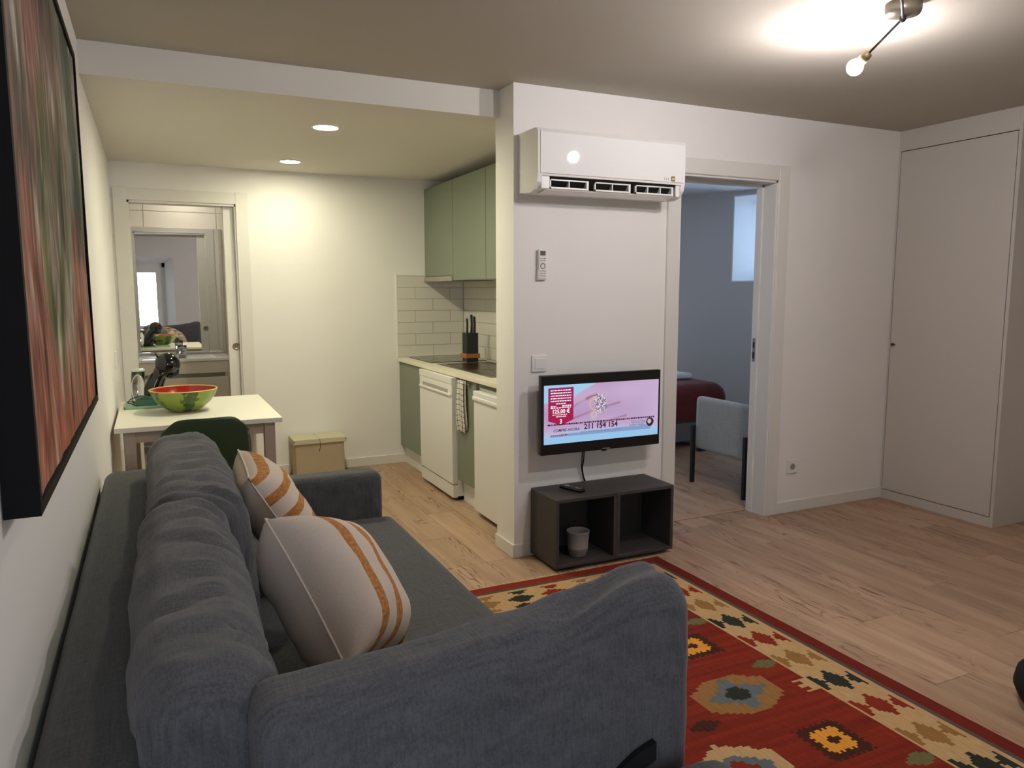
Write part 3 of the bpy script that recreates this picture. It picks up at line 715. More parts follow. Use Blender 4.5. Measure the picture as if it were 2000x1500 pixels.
# ------------------------------------------------------------------ TV cube stand
SX0, SX1, TY0, TY1, TZ = 1.957, 2.668, 3.172, 3.448, .371
T = thing('tv_stand', 'low anthracite stand of two open cubes under the television', 'shelf unit', ((SX0+SX1)/2, (TY0+TY1)/2, 0))
xm = (SX0+SX1)/2; tk = .018
part('plinth', B(SX0+.02, SX1-.02, TY0+.035, TY1-.005, 0, .022), BLACKM, T)
for a, b_ in ((SX0, xm-.0006), (xm+.0006, SX1)):
    part('top_panel', B(a, b_, TY0, TY1, TZ-tk, TZ, bev=.0012, seg=1), DARKSTAND, T)
    part('bottom_panel', B(a, b_, TY0, TY1, .020, .020+tk, bev=.0012, seg=1), DARKSTAND, T)
    part('side_panel', B(a, a+tk, TY0, TY1, .020+tk, TZ-tk), DARKSTAND, T)
    part('side_panel', B(b_-tk, b_, TY0, TY1, .020+tk, TZ-tk), DARKSTAND, T)
    part('back_panel', B(a+tk, b_-tk, TY1-.012, TY1, .020+tk, TZ-tk), DARKSTAND, T)
pt_ = solo('flower_pot', lathe(nb(), [(0, .004), (.040, 0), (.046, .006), (.053, .045), (.0535, .047), (.052, .050), (.0585, .128), (.060, .132), (.057, .134), (.054, .128), (.047, .055), (.042, .012), (0, .010)], (2.135, 3.262, .038), 36),
     mat('grey_ceramic', (128, 124, 120), .7, nscale=40, namt=.04), 'small empty grey ceramic pot inside the cube stand', 'pot')
# remote on the stand
rm = thing('tv_remote', 'black remote control lying on the anthracite cube stand', 'remote', (2.130, 3.315, TZ), (0, 0, math.radians(-72)))
part('body', B(-.075, .075, -.021, .021, 0, .017, bev=.006), BLACK, rm, local=True)
GREYB = mat('grey_button', (150, 150, 155), .5)
for (x, r_) in ((-.035, .012), (.032, .008)):
    part('button_ring', lathe(nb(), [(r_*.55, .0165), (r_*.55, .0185), (r_, .0185), (r_, .0165)], (x, 0, 0), 20, caps=False), GREYB, rm, local=True)
for k in range(4):
    part('button', B(.048+.0*k, .056, -.013+.0075*k, -.0085+.0075*k, .0165, .0183), GREYB, rm, local=True)

# ------------------------------------------------------------------ television
TX0, TX1, VZ0, VZ1, VY = 1.965, 2.698, .557, .968, 3.350
TV = thing('television', 'wall-mounted black flat television showing a shopping channel', 'television', ((TX0+TX1)/2, VY, VZ0))
part('housing', boxes((TX0, TX1, VY, VY+.030, VZ0, VZ1, .004, 2), (TX0+.09, TX1-.09, VY+.028, VY+.055, VZ0+.05, VZ1-.10, .01, 2)), BLACK, TV)
part('wall_bracket', boxes((2.22, 2.46, VY+.05, YP, .70, .86)), BLACKM, TV)
part('badge', B(2.33, 2.378, VY-.002, VY+.001, VZ0+.004, VZ0+.010), mat('badge_grey', (120, 118, 116), .4), TV)
part('sensor', B(2.335, 2.362, VY+.002, VY+.02, VZ0-.008, VZ0+.001, bev=.002, seg=1), BLACK, TV)
sx0, sx1, sz0, sz1 = TX0+.016, TX1-.013, VZ0+.056, VZ1-.051
def scr(u, v):
    n = lambda s, f1=4, f2=4: noise.noise(Vector((u*f1+s, v*f2, s)))
    c = mixc((206, 176, 214), (190, 160, 200), .5+n(1, 3, 3)); c = mixc(c, (222, 200, 232), max(0, (u-.55))*1.0)
    # hand: pale skin with finger creases running up to the right
    for (u0, v0, u1, v1, bend) in ((.25, .40, .46, .50, .02), (.25, .56, .62, .36, -.05), (.46, .68, .75, .50, -.03)): pass
    if (u <= .25 and v > .70) or (u > .25 and v > .80+.2*(u-.25)/.19): c = (168, 214, 246)
    for (u0, v0, u1, v1, wd, dk) in ((.255, .63, .40, .77, .012, .35), (.25, .42, .64, .63, .010, .55), (.45, .26, .70, .39, .010, .6), (.36, .74, .44, .79, .012, .8)):
        du, dv = u1-u0, v1-v0; t_ = max(0, min(1, ((u-u0)*du+(v-v0)*dv)/(du*du+dv*dv)))
        dd = math.hypot((u-u0-t_*du)*1.0, (v-v0-t_*dv-.02*math.sin(t_*3.1))*.45)
        c = mixc(c, (150, 96, 110), dk*math.exp(-(dd/wd)**2))
    dd = math.hypot((u-.42), (v-.45)*.42); c = mixc(c, (216, 196, 196), .8*math.exp(-((dd-.02)/.012)**2))
    # jewelled ring
    a, b_ = (u-.475), (v-.64)*.43
    if math.hypot(a+.25*b_, b_*.75) < .056:
        c = [(240, 236, 244), (96, 92, 110), (190, 120, 170), (222, 226, 240), (150, 80, 130), (120, 160, 170)][int(abs(noise.noise(Vector((u*62, v*27, 5))))*17) % 6]
    if abs(math.hypot(a+.045, b_*1.0)-.045) < .004 and a < -.03: c = (232, 190, 150)
    # lower banner
    bl = .27+.03*math.sin(u*4)
    if v < bl: c = mixc(c, (186, 204, 238), min(1, (bl-v)*6))
    if v < .12: c = (158, 206, 244)
    if .12 < v < .15+.05*u and .05 < u < .93: c = (138, 164, 206)
    if abs(math.hypot((u-.925), (v-.24)*.43)-.0) < .034: c = (40, 36, 50) if math.hypot(u-.92, (v-.25)*.43) > .018 else (226, 186, 190)
    # red price tag with pointed foot
    if .035 < u < .245 and v < .955 and v > .40-.0 - .09*(1-abs(u-.14)/.105): c = mixc((176, 28, 78), (150, 40, 110), (v-.4)*1.4)
    return rgb(*c)
nu, nv = 200, 86; V = []; Fc = []; Cc = []
o0 = OFF[TV]
for j in range(nv+1):
    for i in range(nu+1): V.append((sx0+(sx1-sx0)*i/nu-o0.x, VY-.0008-o0.y, sz0+(sz1-sz0)*j/nv-o0.z))
for j in range(nv):
    for i in range(nu):
        a = j*(nu+1)+i; Fc.append((a, a+1, a+nu+2, a+nu+1)); Cc.append(scr((i+.5)/nu, (j+.5)/nv))
scn = part('screen', color_mesh('screen', V, Fc, Cc, attr_mat('lit_screen', emit=.80)), None, TV, label='lit screen with a ring on a hand and price tag')
TWH, TDK, TRD = emat('text_white', (.95, .9, .95), .95), emat('text_plum', (.07, .015, .06), .9), emat('text_red', (.45, .02, .05), .8)
def scr_text(s, size, u, v, m_, align='LEFT', shear=0, bold=0):
    part('caption', text_bm(s, size, (sx0+(sx1-sx0)*u, VY-.0016, sz0+(sz1-sz0)*v), (1, 0, 0), (0, 0, 1), .0002, align, shear, bold), m_, scn, kind='stuff')
scr_text('125,00 €', .0285, .14, .522, TWH, 'CENTER', bold=.0007)
scr_text('3', .032, .14, .345, TWH, 'CENTER', bold=.0006)
scr_text('211 154 154', .041, .335, .212, TDK, bold=.0011)
scr_text('COMPRE AGORA:', .0200, .075, .205, TDK, shear=.25, bold=.0003)
def blur_lines(lst, m_):
    bm = nb()
    for (u0, u1, v, h) in lst:
        u = u0
        while u < u1-.004:
            w_ = min(random.uniform(.006, .022), u1-u)
            box(bm, sx0+(sx1-sx0)*u, sx0+(sx1-sx0)*(u+w_), VY-.0016, VY-.0012, sz0+(sz1-sz0)*v, sz0+(sz1-sz0)*(v+h)); u += w_+.005
    part('small_print', bm, m_, scn, kind='stuff')
blur_lines([(.055, .225, .90-.045*k, .018) for k in range(5)]+[(.10, .18, .675, .018), (.055, .10, .632, .016), (.15, .225, .632, .024), (.055, .225, .606, .016), (.07, .19, .49, .012), (.10, .18, .455, .018)], TWH)
blur_lines([(.03, .97, .315, .026)], TDK)
blur_lines([(.31, .66, .155, .022), (.75, .90, .265, .018), (.76, .89, .235, .018), (.74, .87, .195, .026)], emat('text_grey', (.25, .3, .45), .8))
blur_lines([(.06, .20, .135, .018)], TRD)
cb = thing('tv_cable', 'pair of black cables hanging from the television to the stand', 'cable', (2.25, 3.44, TZ))
for k in (0, 1):
    part('cable', tube(nb(), [(2.245+.008*k, 3.40, VZ0+.03), (2.247+.010*k, 3.415, .50), (2.255+.006*k, 3.435, .45), (2.272+.004*k, 3.449, .40), (2.290+.006*k, 3.455, .36), (2.295, 3.457, .20)], .0032, 8), BLACKM, cb)

# ------------------------------------------------------------------ switches, sockets, wall remote
def switch(label, x, z, rocker=True):
    t = thing('light_switch', label, 'switch', (x, YP, z))
    part('frame', B(x-.043, x+.043, YP-.010, YP, z-.043, z+.043, bev=.003), WHITE, t)
    part('rocker', B(x-.028, x+.028, YP-.0135, YP-.008, z-.028, z+.028, bev=.002), WHITE, t)
switch('white square light switch above the television corner', 2.011, 1.020)
t = thing('wall_socket', 'white wall socket low between bedroom door and wardrobe', 'socket', (3.805, YP, .294))
part('plate', B(3.762, 3.848, YP-.010, YP, .251, .337, bev=.003), WHITE, t)
part('socket_well', lathe(nb(), [(.020, -.0105), (.0215, -.012), (.0225, -.010)], (3.805, YP, .294), 28, axis='y', caps=False), WHITE, t)
part('well_floor', lathe(nb(), [(0, -.0108), (.0195, -.0108)], (3.805, YP, .294), 28, axis='y', caps=False), mat('socket_shadow', (150, 145, 140), .6), t)
for dx in (-.0095, .0095): part('pin_hole', lathe(nb(), [(0, -.0114), (.0028, -.0114)], (3.805+dx, YP, .294), 10, axis='y', caps=False), mat('pin_grey', (96, 90, 86), .6), t)
t = thing('wall_socket', 'white socket plate on the wall beside the dining table', 'socket', (0, 5.11, .985))
part('plate', B(0, .010, 5.07, 5.15, .930, 1.040, bev=.003), WHITE, t)
part('insert', B(.008, .013, 5.085, 5.135, .955, 1.015, bev=.002), WHITE, t)
rx, rz = 2.020, 1.452
t = thing('wall_remote', 'slim white air-conditioner remote in its wall holder', 'remote', (rx, YP, rz))
part('holder', boxes((rx-.026, rx+.026, YP-.022, YP, rz-.004, rz+.045, .004, 2), (rx-.020, rx+.020, YP-.006, YP, rz, rz+.10)), WHITE, t)
part('body', B(rx-.0225, rx+.0225, YP-.026, YP-.004, rz, rz+.150, bev=.006), WHITE, t)
part('display', B(rx-.015, rx+.015, YP-.0268, YP-.025, rz+.118, rz+.142), mat('lcd_grey', (84, 82, 80), .3), t)
GB = mat('remote_button', (150, 146, 144), .6)
part('dial_ring', lathe(nb(), [(.0095, -.0255), (.0095, -.0275), (.0155, -.0275), (.0155, -.0255)], (rx, YP, rz+.066), 24, axis='y', caps=False), GB, t)
for i in range(3):
    for z in (.090, .100, .014, .026, .038):
        part('button', B(rx-.014+.011*i, rx-.0075+.011*i, YP-.0275, YP-.0255, rz+z, rz+z+.005), GB if not (i == 2 and z == .1) else BLACKM, t)

# ------------------------------------------------------------------ air conditioner
AX0, AX1 = 1.893, 2.752; AYF = 3.250
AC = thing('air_conditioner', 'white split air conditioner with open louvre above the television', 'air conditioner', ((AX0+AX1)/2, YP, 1.862))
prof = [(YP, 1.880), (YP, 2.158), (AYF+.035, 2.158), (AYF+.010, 2.152), (AYF, 2.135), (AYF, 1.955), (AYF+.004, 1.935), (AYF+.065, 1.935), (AYF+.10, 1.885), (YP-.03, 1.866)]
part('body', prism(nb(), prof, 'x', AX0+.022, AX1-.022), WHITE, AC)
endp = [(YP, 1.872), (YP, 2.158), (AYF+.035, 2.158), (AYF+.010, 2.152), (AYF, 2.135), (AYF, 1.950), (AYF+.010, 1.905), (AYF+.040, 1.873), (AYF+.09, 1.862)]
for a, b_ in ((AX0, AX0+.024), (AX1-.024, AX1)): part('end_cap', prism(nb(), endp, 'x', a, b_, bev=.002), WHITEG, AC)
part('front_panel', prism(nb(), [(AYF+.03, 2.1575), (AYF+.009, 2.152), (AYF-.004, 2.134), (AYF-.004, 1.946), (AYF+.004, 1.944)], 'x', AX0+.012, AX1-.012, bev=.001), WHITEG, AC)
part('outlet_recess', prism(nb(), [(AYF+.006, 1.943), (AYF+.075, 1.935), (AYF+.10, 1.880), (AYF+.07, 1.874)], 'x', AX0+.07, AX1-.05), BLACKM, AC)
lv = part('louvre', prism(nb(), [(AYF+.030, 1.880), (AYF+.034, 1.874), (AYF+.105, 1.862), (AYF+.106, 1.868)], 'x', AX0+.055, AX1-.045), WHITEG, AC)
for (a, b_) in ((AX0+.075, AX0+.29), (AX0+.325, AX0+.535), (AX0+.565, AX1-.06)):
    part('vane_frame', boxes((a, b_, AYF+.022, AYF+.030, 1.918, 1.924), (a, b_, AYF+.022, AYF+.030, 1.880, 1.888), (a, a+.007, AYF+.022, AYF+.034, 1.88, 1.924), (b_-.012, b_, AYF+.020, AYF+.06, 1.88, 1.924)), WHITE, lv)
    nn = 3 if b_-a > .225 else 2
    for k in range(1, nn):
        x = a+(b_-a)*k/nn; part('vane', B(x-.0025, x+.0025, AYF+.024, AYF+.06, 1.884, 1.922), WHITE, lv)
for a, b_ in ((AX0+.024, AX0+.07), (AX1-.05, AX1-.024)): part('corner_block', B(a, b_, AYF+.012, AYF+.09, 1.875, 1.945, bev=.004), WHITE, AC)
dsp = part('display', B(AX1-.092, AX1-.070, AYF-.0052, AYF-.003, 1.950, 1.973), BLACKM, AC)
part('digits', text_bm('25', .019, (AX1-.081, AYF-.0058, 1.955), (1, 0, 0), (0, 0, 1), .0002, 'CENTER', bold=.0003), emat('orange_digits', (1, .55, .08), 1.6), dsp)
for k in range(3): part('indicator', B(AX1-.112-.012*k, AX1-.108-.012*k, AYF-.0048, AYF-.003, 1.952, 1.966), mat('indicator_grey', (170, 168, 164), .4), AC)

# ------------------------------------------------------------------ wardrobe
WX, WY0, WY1 = 4.622, 2.696, YP-.001
W = thing('wardrobe', 'tall built-in off-white wardrobe with one plain door', 'wardrobe', (WX+.3, (WY0+WY1)/2, 0))
WARD = mat('off_white_lacquer', (196, 190, 182), .5)
part('side_panel', B(WX, XR, WY0, WY0+.020, 0, H, bev=.001, seg=1), WARD, W)
part('top_fascia', B(WX, WX+.02, WY0+.02, WY1, 2.278, H), WARD, W)
part('plinth', B(WX, WX+.02, WY0+.02, WY1, 0, .058), WARD, W)
part('carcass', boxes((WX+.035, XR, WY0+.02, WY1, 2.28, H), (WX+.03, XR, WY0+.02, WY1, 0.0, .06), (WX+.03, WX+.04, WY0+.02, WY1, .06, 2.28)), BLACKM, W)
dr = part('door', B(WX, WX+.022, WY0+.024, WY1-.016, .063, 2.273, bev=.001, seg=1), WARD, W)
part('stile', B(WX, WX+.022, WY1-.012, WY1, .058, 2.278), WARD, W)
part('knob', lathe(nb(), [(.005, 0), (.005, -.010), (.010, -.014), (.010, -.022), (.006, -.025), (0, -.025)], (WX, WY1-.045, 1.04), 18, axis='x'), mat('bronze', (96, 74, 54), .35, metal=.8), dr)

# ------------------------------------------------------------------ kitchen
CT = solo('worktop', B(1.984, XKW-.008, YP+.217, YF-.008, .834, .864, bev=.002, seg=1), mat('cream_worktop', (226, 219, 196), .35), 'long cream kitchen worktop with hob and sink', 'worktop')
# splash-back tiles on two walls
bs = thing('splashback', 'white brick-tile splashback on the end wall beside the hob', 'splashback', (2.28, YF, .864))
bs2 = thing('splashback', 'white brick-tile splashback along the wall behind sink and knife block', 'splashback', (XKW, 4.8, .864))
part('grout_bed', B(1.990, XKW, YF-.005, YF-.0005, .864, 1.517), GROUT, bs)
part('grout_bed', B(XKW-.005, XKW-.0005, YP+.22, YF-.012, .864, 1.517), GROUT, bs2)
part('edge_strip', B(1.984, 1.991, YF-.011, YF-.0005, .864, 1.523), WHITE, bs)
part('edge_strip', B(1.991, 2.235, YF-.011, YF-.0005, 1.517, 1.523), WHITE, bs)
rows = 7; rh = (1.517-.866)/rows
def stile(parent, *a):
    o = tile(parent, 'tile', *a, TILE); o.location -= OFF[parent]
for r in range(rows):
    z0 = .866+r*rh; x = 1.992-(.15 if r % 2 else 0)
    while x < XKW-.012:
        a, b_ = max(x, 1.992), min(x+.297, XKW-.0115)
        if b_-a > .01: stile(bs, a, b_, YF-.010, YF-.002, z0, z0+rh-.0025)
        x += .30
    y = YF-.011+(.15 if r % 2 == 0 else 0)
    while y > YP+.22:
        a, b_ = max(y-.297, YP+.222), min(y, YF-.0115)
        if b_-a > .01: stile(bs2, XKW-.010, XKW-.002, a, b_, z0, z0+rh-.0025)
        y -= .30
# wall cabinets
UX = 2.23
for (y0, y1, z0, lb) in ((5.262, YF-.002, 1.510, 'sage green wall cabinet above the extractor hood'), (4.655, 5.258, 1.472, 'sage green wall cabinet between the hood cabinet and the end cabinet'), (4.05, 4.651, 1.472, 'sage green wall cabinet half hidden by the television wall')):
    c = thing('wall_cabinet', lb, 'cabinet', ((UX+XKW)/2, (y0+y1)/2, z0), group='sage wall cabinets')
    part('body', B(UX+.019, XKW-.011, y0, y1, z0+.004, 2.197), mat('cabinet_white', (214, 211, 202), .5), c)
    part('door', B(UX, UX+.018, y0+.0015, y1-.0015, z0, 2.197, bev=.001, seg=1), GREEN, c)
hd = thing('extractor_hood', 'slim pull-out extractor hood under the green wall cabinet', 'hood', (2.4, 5.575, 1.468))
part('body', B(UX+.004, XKW-.011, 5.265, YF-.004, 1.470, 1.512), STEEL, hd)
part('front_lip', B(UX-.012, UX+.006, 5.265, YF-.004, 1.468, 1.502, bev=.003), mat('hood_silver', (176, 170, 160), .35, metal=.5), hd)
# base cabinets
for (y0, y1, lb) in ((5.275, YF-.002, 'sage green base cabinet in the corner beside the dishwasher'), (4.285, 4.605, 'narrow sage green base cabinet with the tea towel')):
    c = thing('base_cabinet', lb, 'cabinet', (2.3, (y0+y1)/2, 0), group='sage base cabinets')
    part('body', B(2.022, XKW-.002, y0, y1, .15, .832), MATS['cabinet_white'], c)
    part('kickboard', B(2.040, 2.056, y0, y1, 0, .152), WHITE, c)
    d_ = part('door', B(2.000, 2.019, y0+.002, y1-.002, .150, .826, bev=.001, seg=1), GREEN, c)
    yk = y0+.05 if y0 > 5 else y0+.10
    part('handle', boxes((1.985, 2.001, yk-.02, yk+.02, .815, .821), (1.985, 1.989, yk-.02, yk+.02, .806, .821)), mat('nickel', (190, 186, 176), .3, metal=.7), d_)
# dishwasher
DY0, DY1, DXF = 4.610, 5.268, 1.962
D = thing('dishwasher', 'white freestanding dishwasher under the worktop', 'dishwasher', (2.25, (DY0+DY1)/2, 0))
part('body', B(2.000, 2.54, DY0, DY1, .03, .832), WHITE, D)
part('door', B(DXF, 2.000, DY0, DY1, .115, .725, bev=.004), WHITE, D)
part('kick_panel', B(DXF+.004, 2.000, DY0, DY1, .022, .108, bev=.003), WHITE, D)
part('top_panel', B(DXF-.002, 2.000, DY0, DY1, .785, .830, bev=.004), WHITE, D)
cp_ = part('control_panel', B(DXF, 2.000, DY0, DY1, .722, .788, bev=.003), WHITE, D)
part('handle_recess', B(DXF-.0015, DXF+.002, DY0+.07, DY1-.07, .722, .748, bev=.001, seg=1), mat('recess_grey', (170, 164, 152), .5), cp_)
part('handle_lip', B(DXF-.010, DXF+.004, DY0+.01, DY1-.01, .706, .722, bev=.004), WHITE, D)
part('foot', boxes((2.02, 2.05, DY0+.03, DY0+.06, 0, .03), (2.02, 2.05, DY1-.06, DY1-.03, 0, .03)), BLACKM, D)
# fridge
FY0, FY1, FXF = 3.700, 4.272, 1.978
Fg = thing('fridge', 'white under-counter fridge at the end of the kitchen run', 'fridge', (2.25, (FY0+FY1)/2, 0))
part('body', B(2.02, 2.54, FY0, FY1, .025, .80), WHITE, Fg)
part('door', B(FXF, 2.02, FY0, FY1, .03, .745, bev=.006), WHITE, Fg)
part('handle_rail', boxes((FXF-.006, 2.02, FY0, FY1, .745, .785, .006, 2), (FXF-.012, FXF+.01, FY0, FY1, .728, .752, .006, 2)), WHITE, Fg)
part('foot', boxes((2.03, 2.06, FY0+.03, FY0+.06, 0, .03), (2.03, 2.06, FY1-.06, FY1-.03, 0, .03)), BLACKM, Fg)
# hob, sink, tap
hb = thing('hob', 'black glass cooking hob set into the worktop', 'hob', (2.29, 5.555, .864))
part('glass_top', B(2.060, 2.510, 5.29, 5.82, .8635, .869, bev=.0015, seg=1), mat('hob_glass', (30, 28, 26), .06), hb)
for (x, y, r_) in ((2.18, 5.42, .09), (2.18, 5.68, .075), (2.39, 5.42, .075), (2.39, 5.68, .09)):
    part('cooking_zone', lathe(nb(), [(r_-.003, .8691), (r_-.003, .8694), (r_, .8694), (r_, .8691)], (x, y, 0), 36, caps=False), mat('zone_grey', (92, 88, 84), .3), hb)
sk_ = thing('sink', 'stainless steel sink with drainer next to the knife block', 'sink', (2.30, 4.62, .864))
part('rim', boxes((2.07, 2.50, 4.22, 4.24, .862, .868, .001, 1), (2.07, 2.50, 5.16, 5.19, .862, .868, .001, 1), (2.07, 2.12, 4.24, 5.16, .862, .868, .001, 1), (2.46, 2.50, 4.24, 5.16, .862, .868, .001, 1), (2.12, 2.46, 4.66, 4.70, .862, .868, .001, 1)), STEEL, sk_)
part('drainer', boxes(*[(2.13+.03*k, 2.145+.03*k, 4.25, 4.65, .8645, .8675) for k in range(11)], (2.12, 2.46, 4.24, 4.66, .864, .8655)), STEEL, sk_)
part('bowl', boxes((2.12, 2.46, 4.70, 5.16, .8645, .8652)), mat('sink_dark', (70, 66, 60), .25, metal=.9), sk_)
tp = thing('kitchen_tap', 'curved chrome kitchen tap hidden behind the wall end', 'tap', (2.49, 4.44, .868))
part('spout', tube(nb(), [(2.485, 4.44, .868), (2.485, 4.44, 1.02), (2.475, 4.45, 1.06), (2.44, 4.48, 1.075), (2.39, 4.52, 1.06), (2.375, 4.535, 1.02)], .009, 12), CHROME, tp)
part('lever', tube(nb(), [(2.485, 4.425, .93), (2.46, 4.38, .95)], .006, 10), CHROME, tp)
part('foot', lathe(nb(), [(.024, .8645), (.022, .885), (.012, .89)], (2.485, 4.44, 0), 20), CHROME, tp)
# knife block
kx, ky, kz = 2.352, 5.235, .869
KB = thing('knife_block', 'black bristle knife block with wooden collar and three knives', 'knife block', (kx, ky, kz))
part('block', B(kx-.046, kx+.046, ky-.046, ky+.046, kz, kz+.215, bev=.004), mat('black_bristle', (26, 27, 29), .6, nscale=120, namt=.5, stretch=(1, 1, .03)), KB)
part('wooden_collar', B(kx-.056, kx+.056, ky-.056, ky+.056, kz+.030, kz+.062, bev=.003), mat('oak_collar', (158, 98, 54), .5, nscale=25, namt=.2, stretch=(.3, .3, 3)), KB)
for (dx, dy, hh, r_) in ((-.020, .01, .105, .0085), (.006, -.012, .135, .010), (.028, -.015, .120, .010)):
    k_ = part('knife_handle', tube(nb(), [(kx+dx, ky+dy, kz+.212), (kx+dx, ky+dy, kz+.225), (kx+dx+.002, ky+dy, kz+.22+hh*.5), (kx+dx-.002, ky+dy, kz+.215+hh)], [r_*.75, r_, r_*.9, r_], 12), BLACKM, KB)
    part('knife_cap', tube(nb(), [(kx+dx-.002, ky+dy, kz+.214+hh), (kx+dx-.002, ky+dy, kz+.222+hh)], [r_, r_*.7], 12), CHROME, k_)
# tea towel: check cloth hung from the narrow cabinet's handle
tv_, tf, tc_ = [], [], []
wht, chk = rgb(216, 212, 198), rgb(84, 82, 78)
nU, nV = 26, 84; ty0, ty1, tz1, tz0 = 4.415, 4.545, .824, .492
for lay in (0, 1):
    base = len(tv_)
    for j in range(nV+1):
        for i in range(nU+1):
            u, v = i/nU, j/nV
            wdt = (ty1-ty0)*(.80+.18*v-.25*max(0, v-.86)/.14*.9)
            low = tz0+(.018*(1-abs(2*u-1)) if lay == 0 else -.012+.03*u)
            y = (ty0+ty1)/2+.012*(v-.5)*(1 if lay else -.4)-wdt*(u-.5)-(.018 if lay else 0)*v
            x = 1.976-.006*math.sin(u*9+v*2)*(0.4+.6*v)+(.014 if lay else 0)-.012*math.sin(v*3.1)*.6
            tv_.append((x, y, tz1+(low-tz1)*v))
    for j in range(nV):
        for i in range(nU):
            a = base+j*(nU+1)+i; tf.append((a, a+1, a+nU+2, a+nU+1))
            ln = (j % 9 == 4) or (i % 6 == 3)
            if lay: c = mixc(wht, chk, .55)+(1,) if ln else mixc(wht, chk, .25)+(1,)
            else: c = chk if ln else wht
            tc_.append(tuple(c[:3])+(1,))
loc = Vector((1.976, 4.48, tz0)); me = color_mesh('tea_towel', [tuple(Vector(p)-loc) for p in tv_], tf, tc_, attr_mat('check_cotton', .95, bump_scale=300, bump=.2))
for p in me.polygons: p.use_smooth = True
o = bpy.data.objects.new('tea_towel', me); COL.objects.link(o); o.location = loc
tag(o, 'white and grey check tea towel hanging on the green cabinet', 'towel')
md = o.modifiers.new('thick', 'SOLIDIFY'); md.thickness = .003

# ------------------------------------------------------------------ dining table, chair and what is on the table
TBZ = .730
DT = thing('dining_table', 'white-topped dining table with taupe legs at the bathroom end', 'table', (.41, 4.6, 0))
TLEG = mat('taupe_leg', (168, 152, 140), .6)
part('table_top', B(.018, .812, 4.105, 5.105, TBZ-.026, TBZ, bev=.002, seg=1), mat('table_white', (226, 222, 208), .4), DT)
for x in (.055, .722):
    for y in (4.135, 5.02): part('leg', B(x, x+.055, y, y+.055, 0, TBZ-.026, bev=.002, seg=1), TLEG, DT)
part('apron', B(.11, .722, 4.142, 4.160, TBZ-.085, TBZ-.026), TLEG, DT)
part('apron', B(.11, .722, 5.050, 5.068, TBZ-.085, TBZ-.026), TLEG, DT)
part('apron', B(.064, .080, 4.19, 5.02, TBZ-.085, TBZ-.026), TLEG, DT)
part('apron', B(.752, .768, 4.19, 5.02, TBZ-.085, TBZ-.026), TLEG, DT)
# shell chair, its back to the sofa
CH = thing('shell_chair', 'dark green plastic shell chair tucked under the dining table', 'chair', (.405, 4.08, 0), (0, 0, math.radians(4)))
def shell():
    bm = nb(); n, mm = 22, 34; g = {}
    # profile from seat front (v=0) to top of the back (v=1): local y forward +, z up
    pr = [(.255, .425), (.235, .448), (.17, .450), (.05, .435), (-.06, .432), (-.13, .445), (-.185, .490), (-.215, .56), (-.235, .66), (-.25, .74), (-.256, .795)]
    def P(v):
        f = v*(len(pr)-1); i = min(int(f), len(pr)-2); t_ = f-i
        return pr[i][0]+(pr[i+1][0]-pr[i][0])*t_, pr[i][1]+(pr[i+1][1]-pr[i][1])*t_
    for j in range(mm+1):
        v = j/mm; y, z = P(v)
        hw = .225 if v < .5 else .225-.030*(v-.5)/.5
        if v < .08: hw *= .86+.14*math.sqrt(max(0, 1-(1-v/.08)**2))
        if v > .84: hw *= 1-.16*((v-.84)/.16)**3
        for i in range(n+1):
            u = 2*i/n-1; cup = u*u
            seat = max(0, 1-abs(v-.35)/.35); back = max(0, (v-.5)/.5)
            zz = z+.045*seat*cup*abs(u); yy = y+.075*back*cup*(1-.5*back)
            if v > .8: zz -= .038*abs(u)**7*((v-.8)/.2)
            g[i, j] = bm.verts.new((hw*u, yy, zz))
    for j in range(mm):
        for i in range(n):
            f = bm.faces.new((g[i, j], g[i+1, j], g[i+1, j+1], g[i, j+1])); f.smooth = True
    ret = bmesh.ops.solidify(bm, geom=bm.faces[:], thickness=.007)
    return bm
part('seat_shell', shell(), DGREEN, CH, local=True)
for sx_ in (-1, 1):
    for sy2 in (-1, 1):
        part('leg', tube(nb(), [(sx_*.12, sy2*.10, .43), (sx_*.20, sy2*.20, 0)], [.013, .009], 12), mat('beech_leg', (176, 140, 100), .5), CH, local=True)
part('leg_frame', boxes((-.14, .14, -.11, -.09, .405, .422), (-.14, .14, .09, .11, .405, .422)), BLACKM, CH, local=True)
# bowl
bc = (.352, 4.560, TBZ)
BW = thing('melon_bowl', 'wide ceramic bowl painted like a watermelon on the dining table', 'bowl', bc)
MEL = bpy.data.materials.new('melon_rind'); MEL.use_nodes = True
_nt = MEL.node_tree; _p = _nt.nodes['Principled BSDF']; _tc = _nt.nodes.new('ShaderNodeTexCoord'); _sx = _nt.nodes.new('ShaderNodeSeparateXYZ'); _nt.links.new(_tc.outputs['Object'], _sx.inputs[0])
_at = _nt.nodes.new('ShaderNodeMath'); _at.operation = 'ARCTAN2'; _nt.links.new(_sx.outputs[1], _at.inputs[0]); _nt.links.new(_sx.outputs[0], _at.inputs[1])
_m = _nt.nodes.new('ShaderNodeMath'); _m.operation = 'MULTIPLY_ADD'; _m.inputs[1].default_value = 5; _m.inputs[2].default_value = 2.4; _nt.links.new(_at.outputs[0], _m.inputs[0])
_s = _nt.nodes.new('ShaderNodeMath'); _s.operation = 'SINE'; _nt.links.new(_m.outputs[0], _s.inputs[0])
_n = _nt.nodes.new('ShaderNodeTexNoise'); _n.inputs['Scale'].default_value = 45; _n.inputs['Detail'].default_value = 5; _nt.links.new(_tc.outputs['Object'], _n.inputs['Vector'])
_a = _nt.nodes.new('ShaderNodeMath'); _a.operation = 'MULTIPLY_ADD'; _a.inputs[1].default_value = 3.2; _nt.links.new(_n.outputs['Fac'], _a.inputs[0]); _nt.links.new(_s.outputs[0], _a.inputs[2])
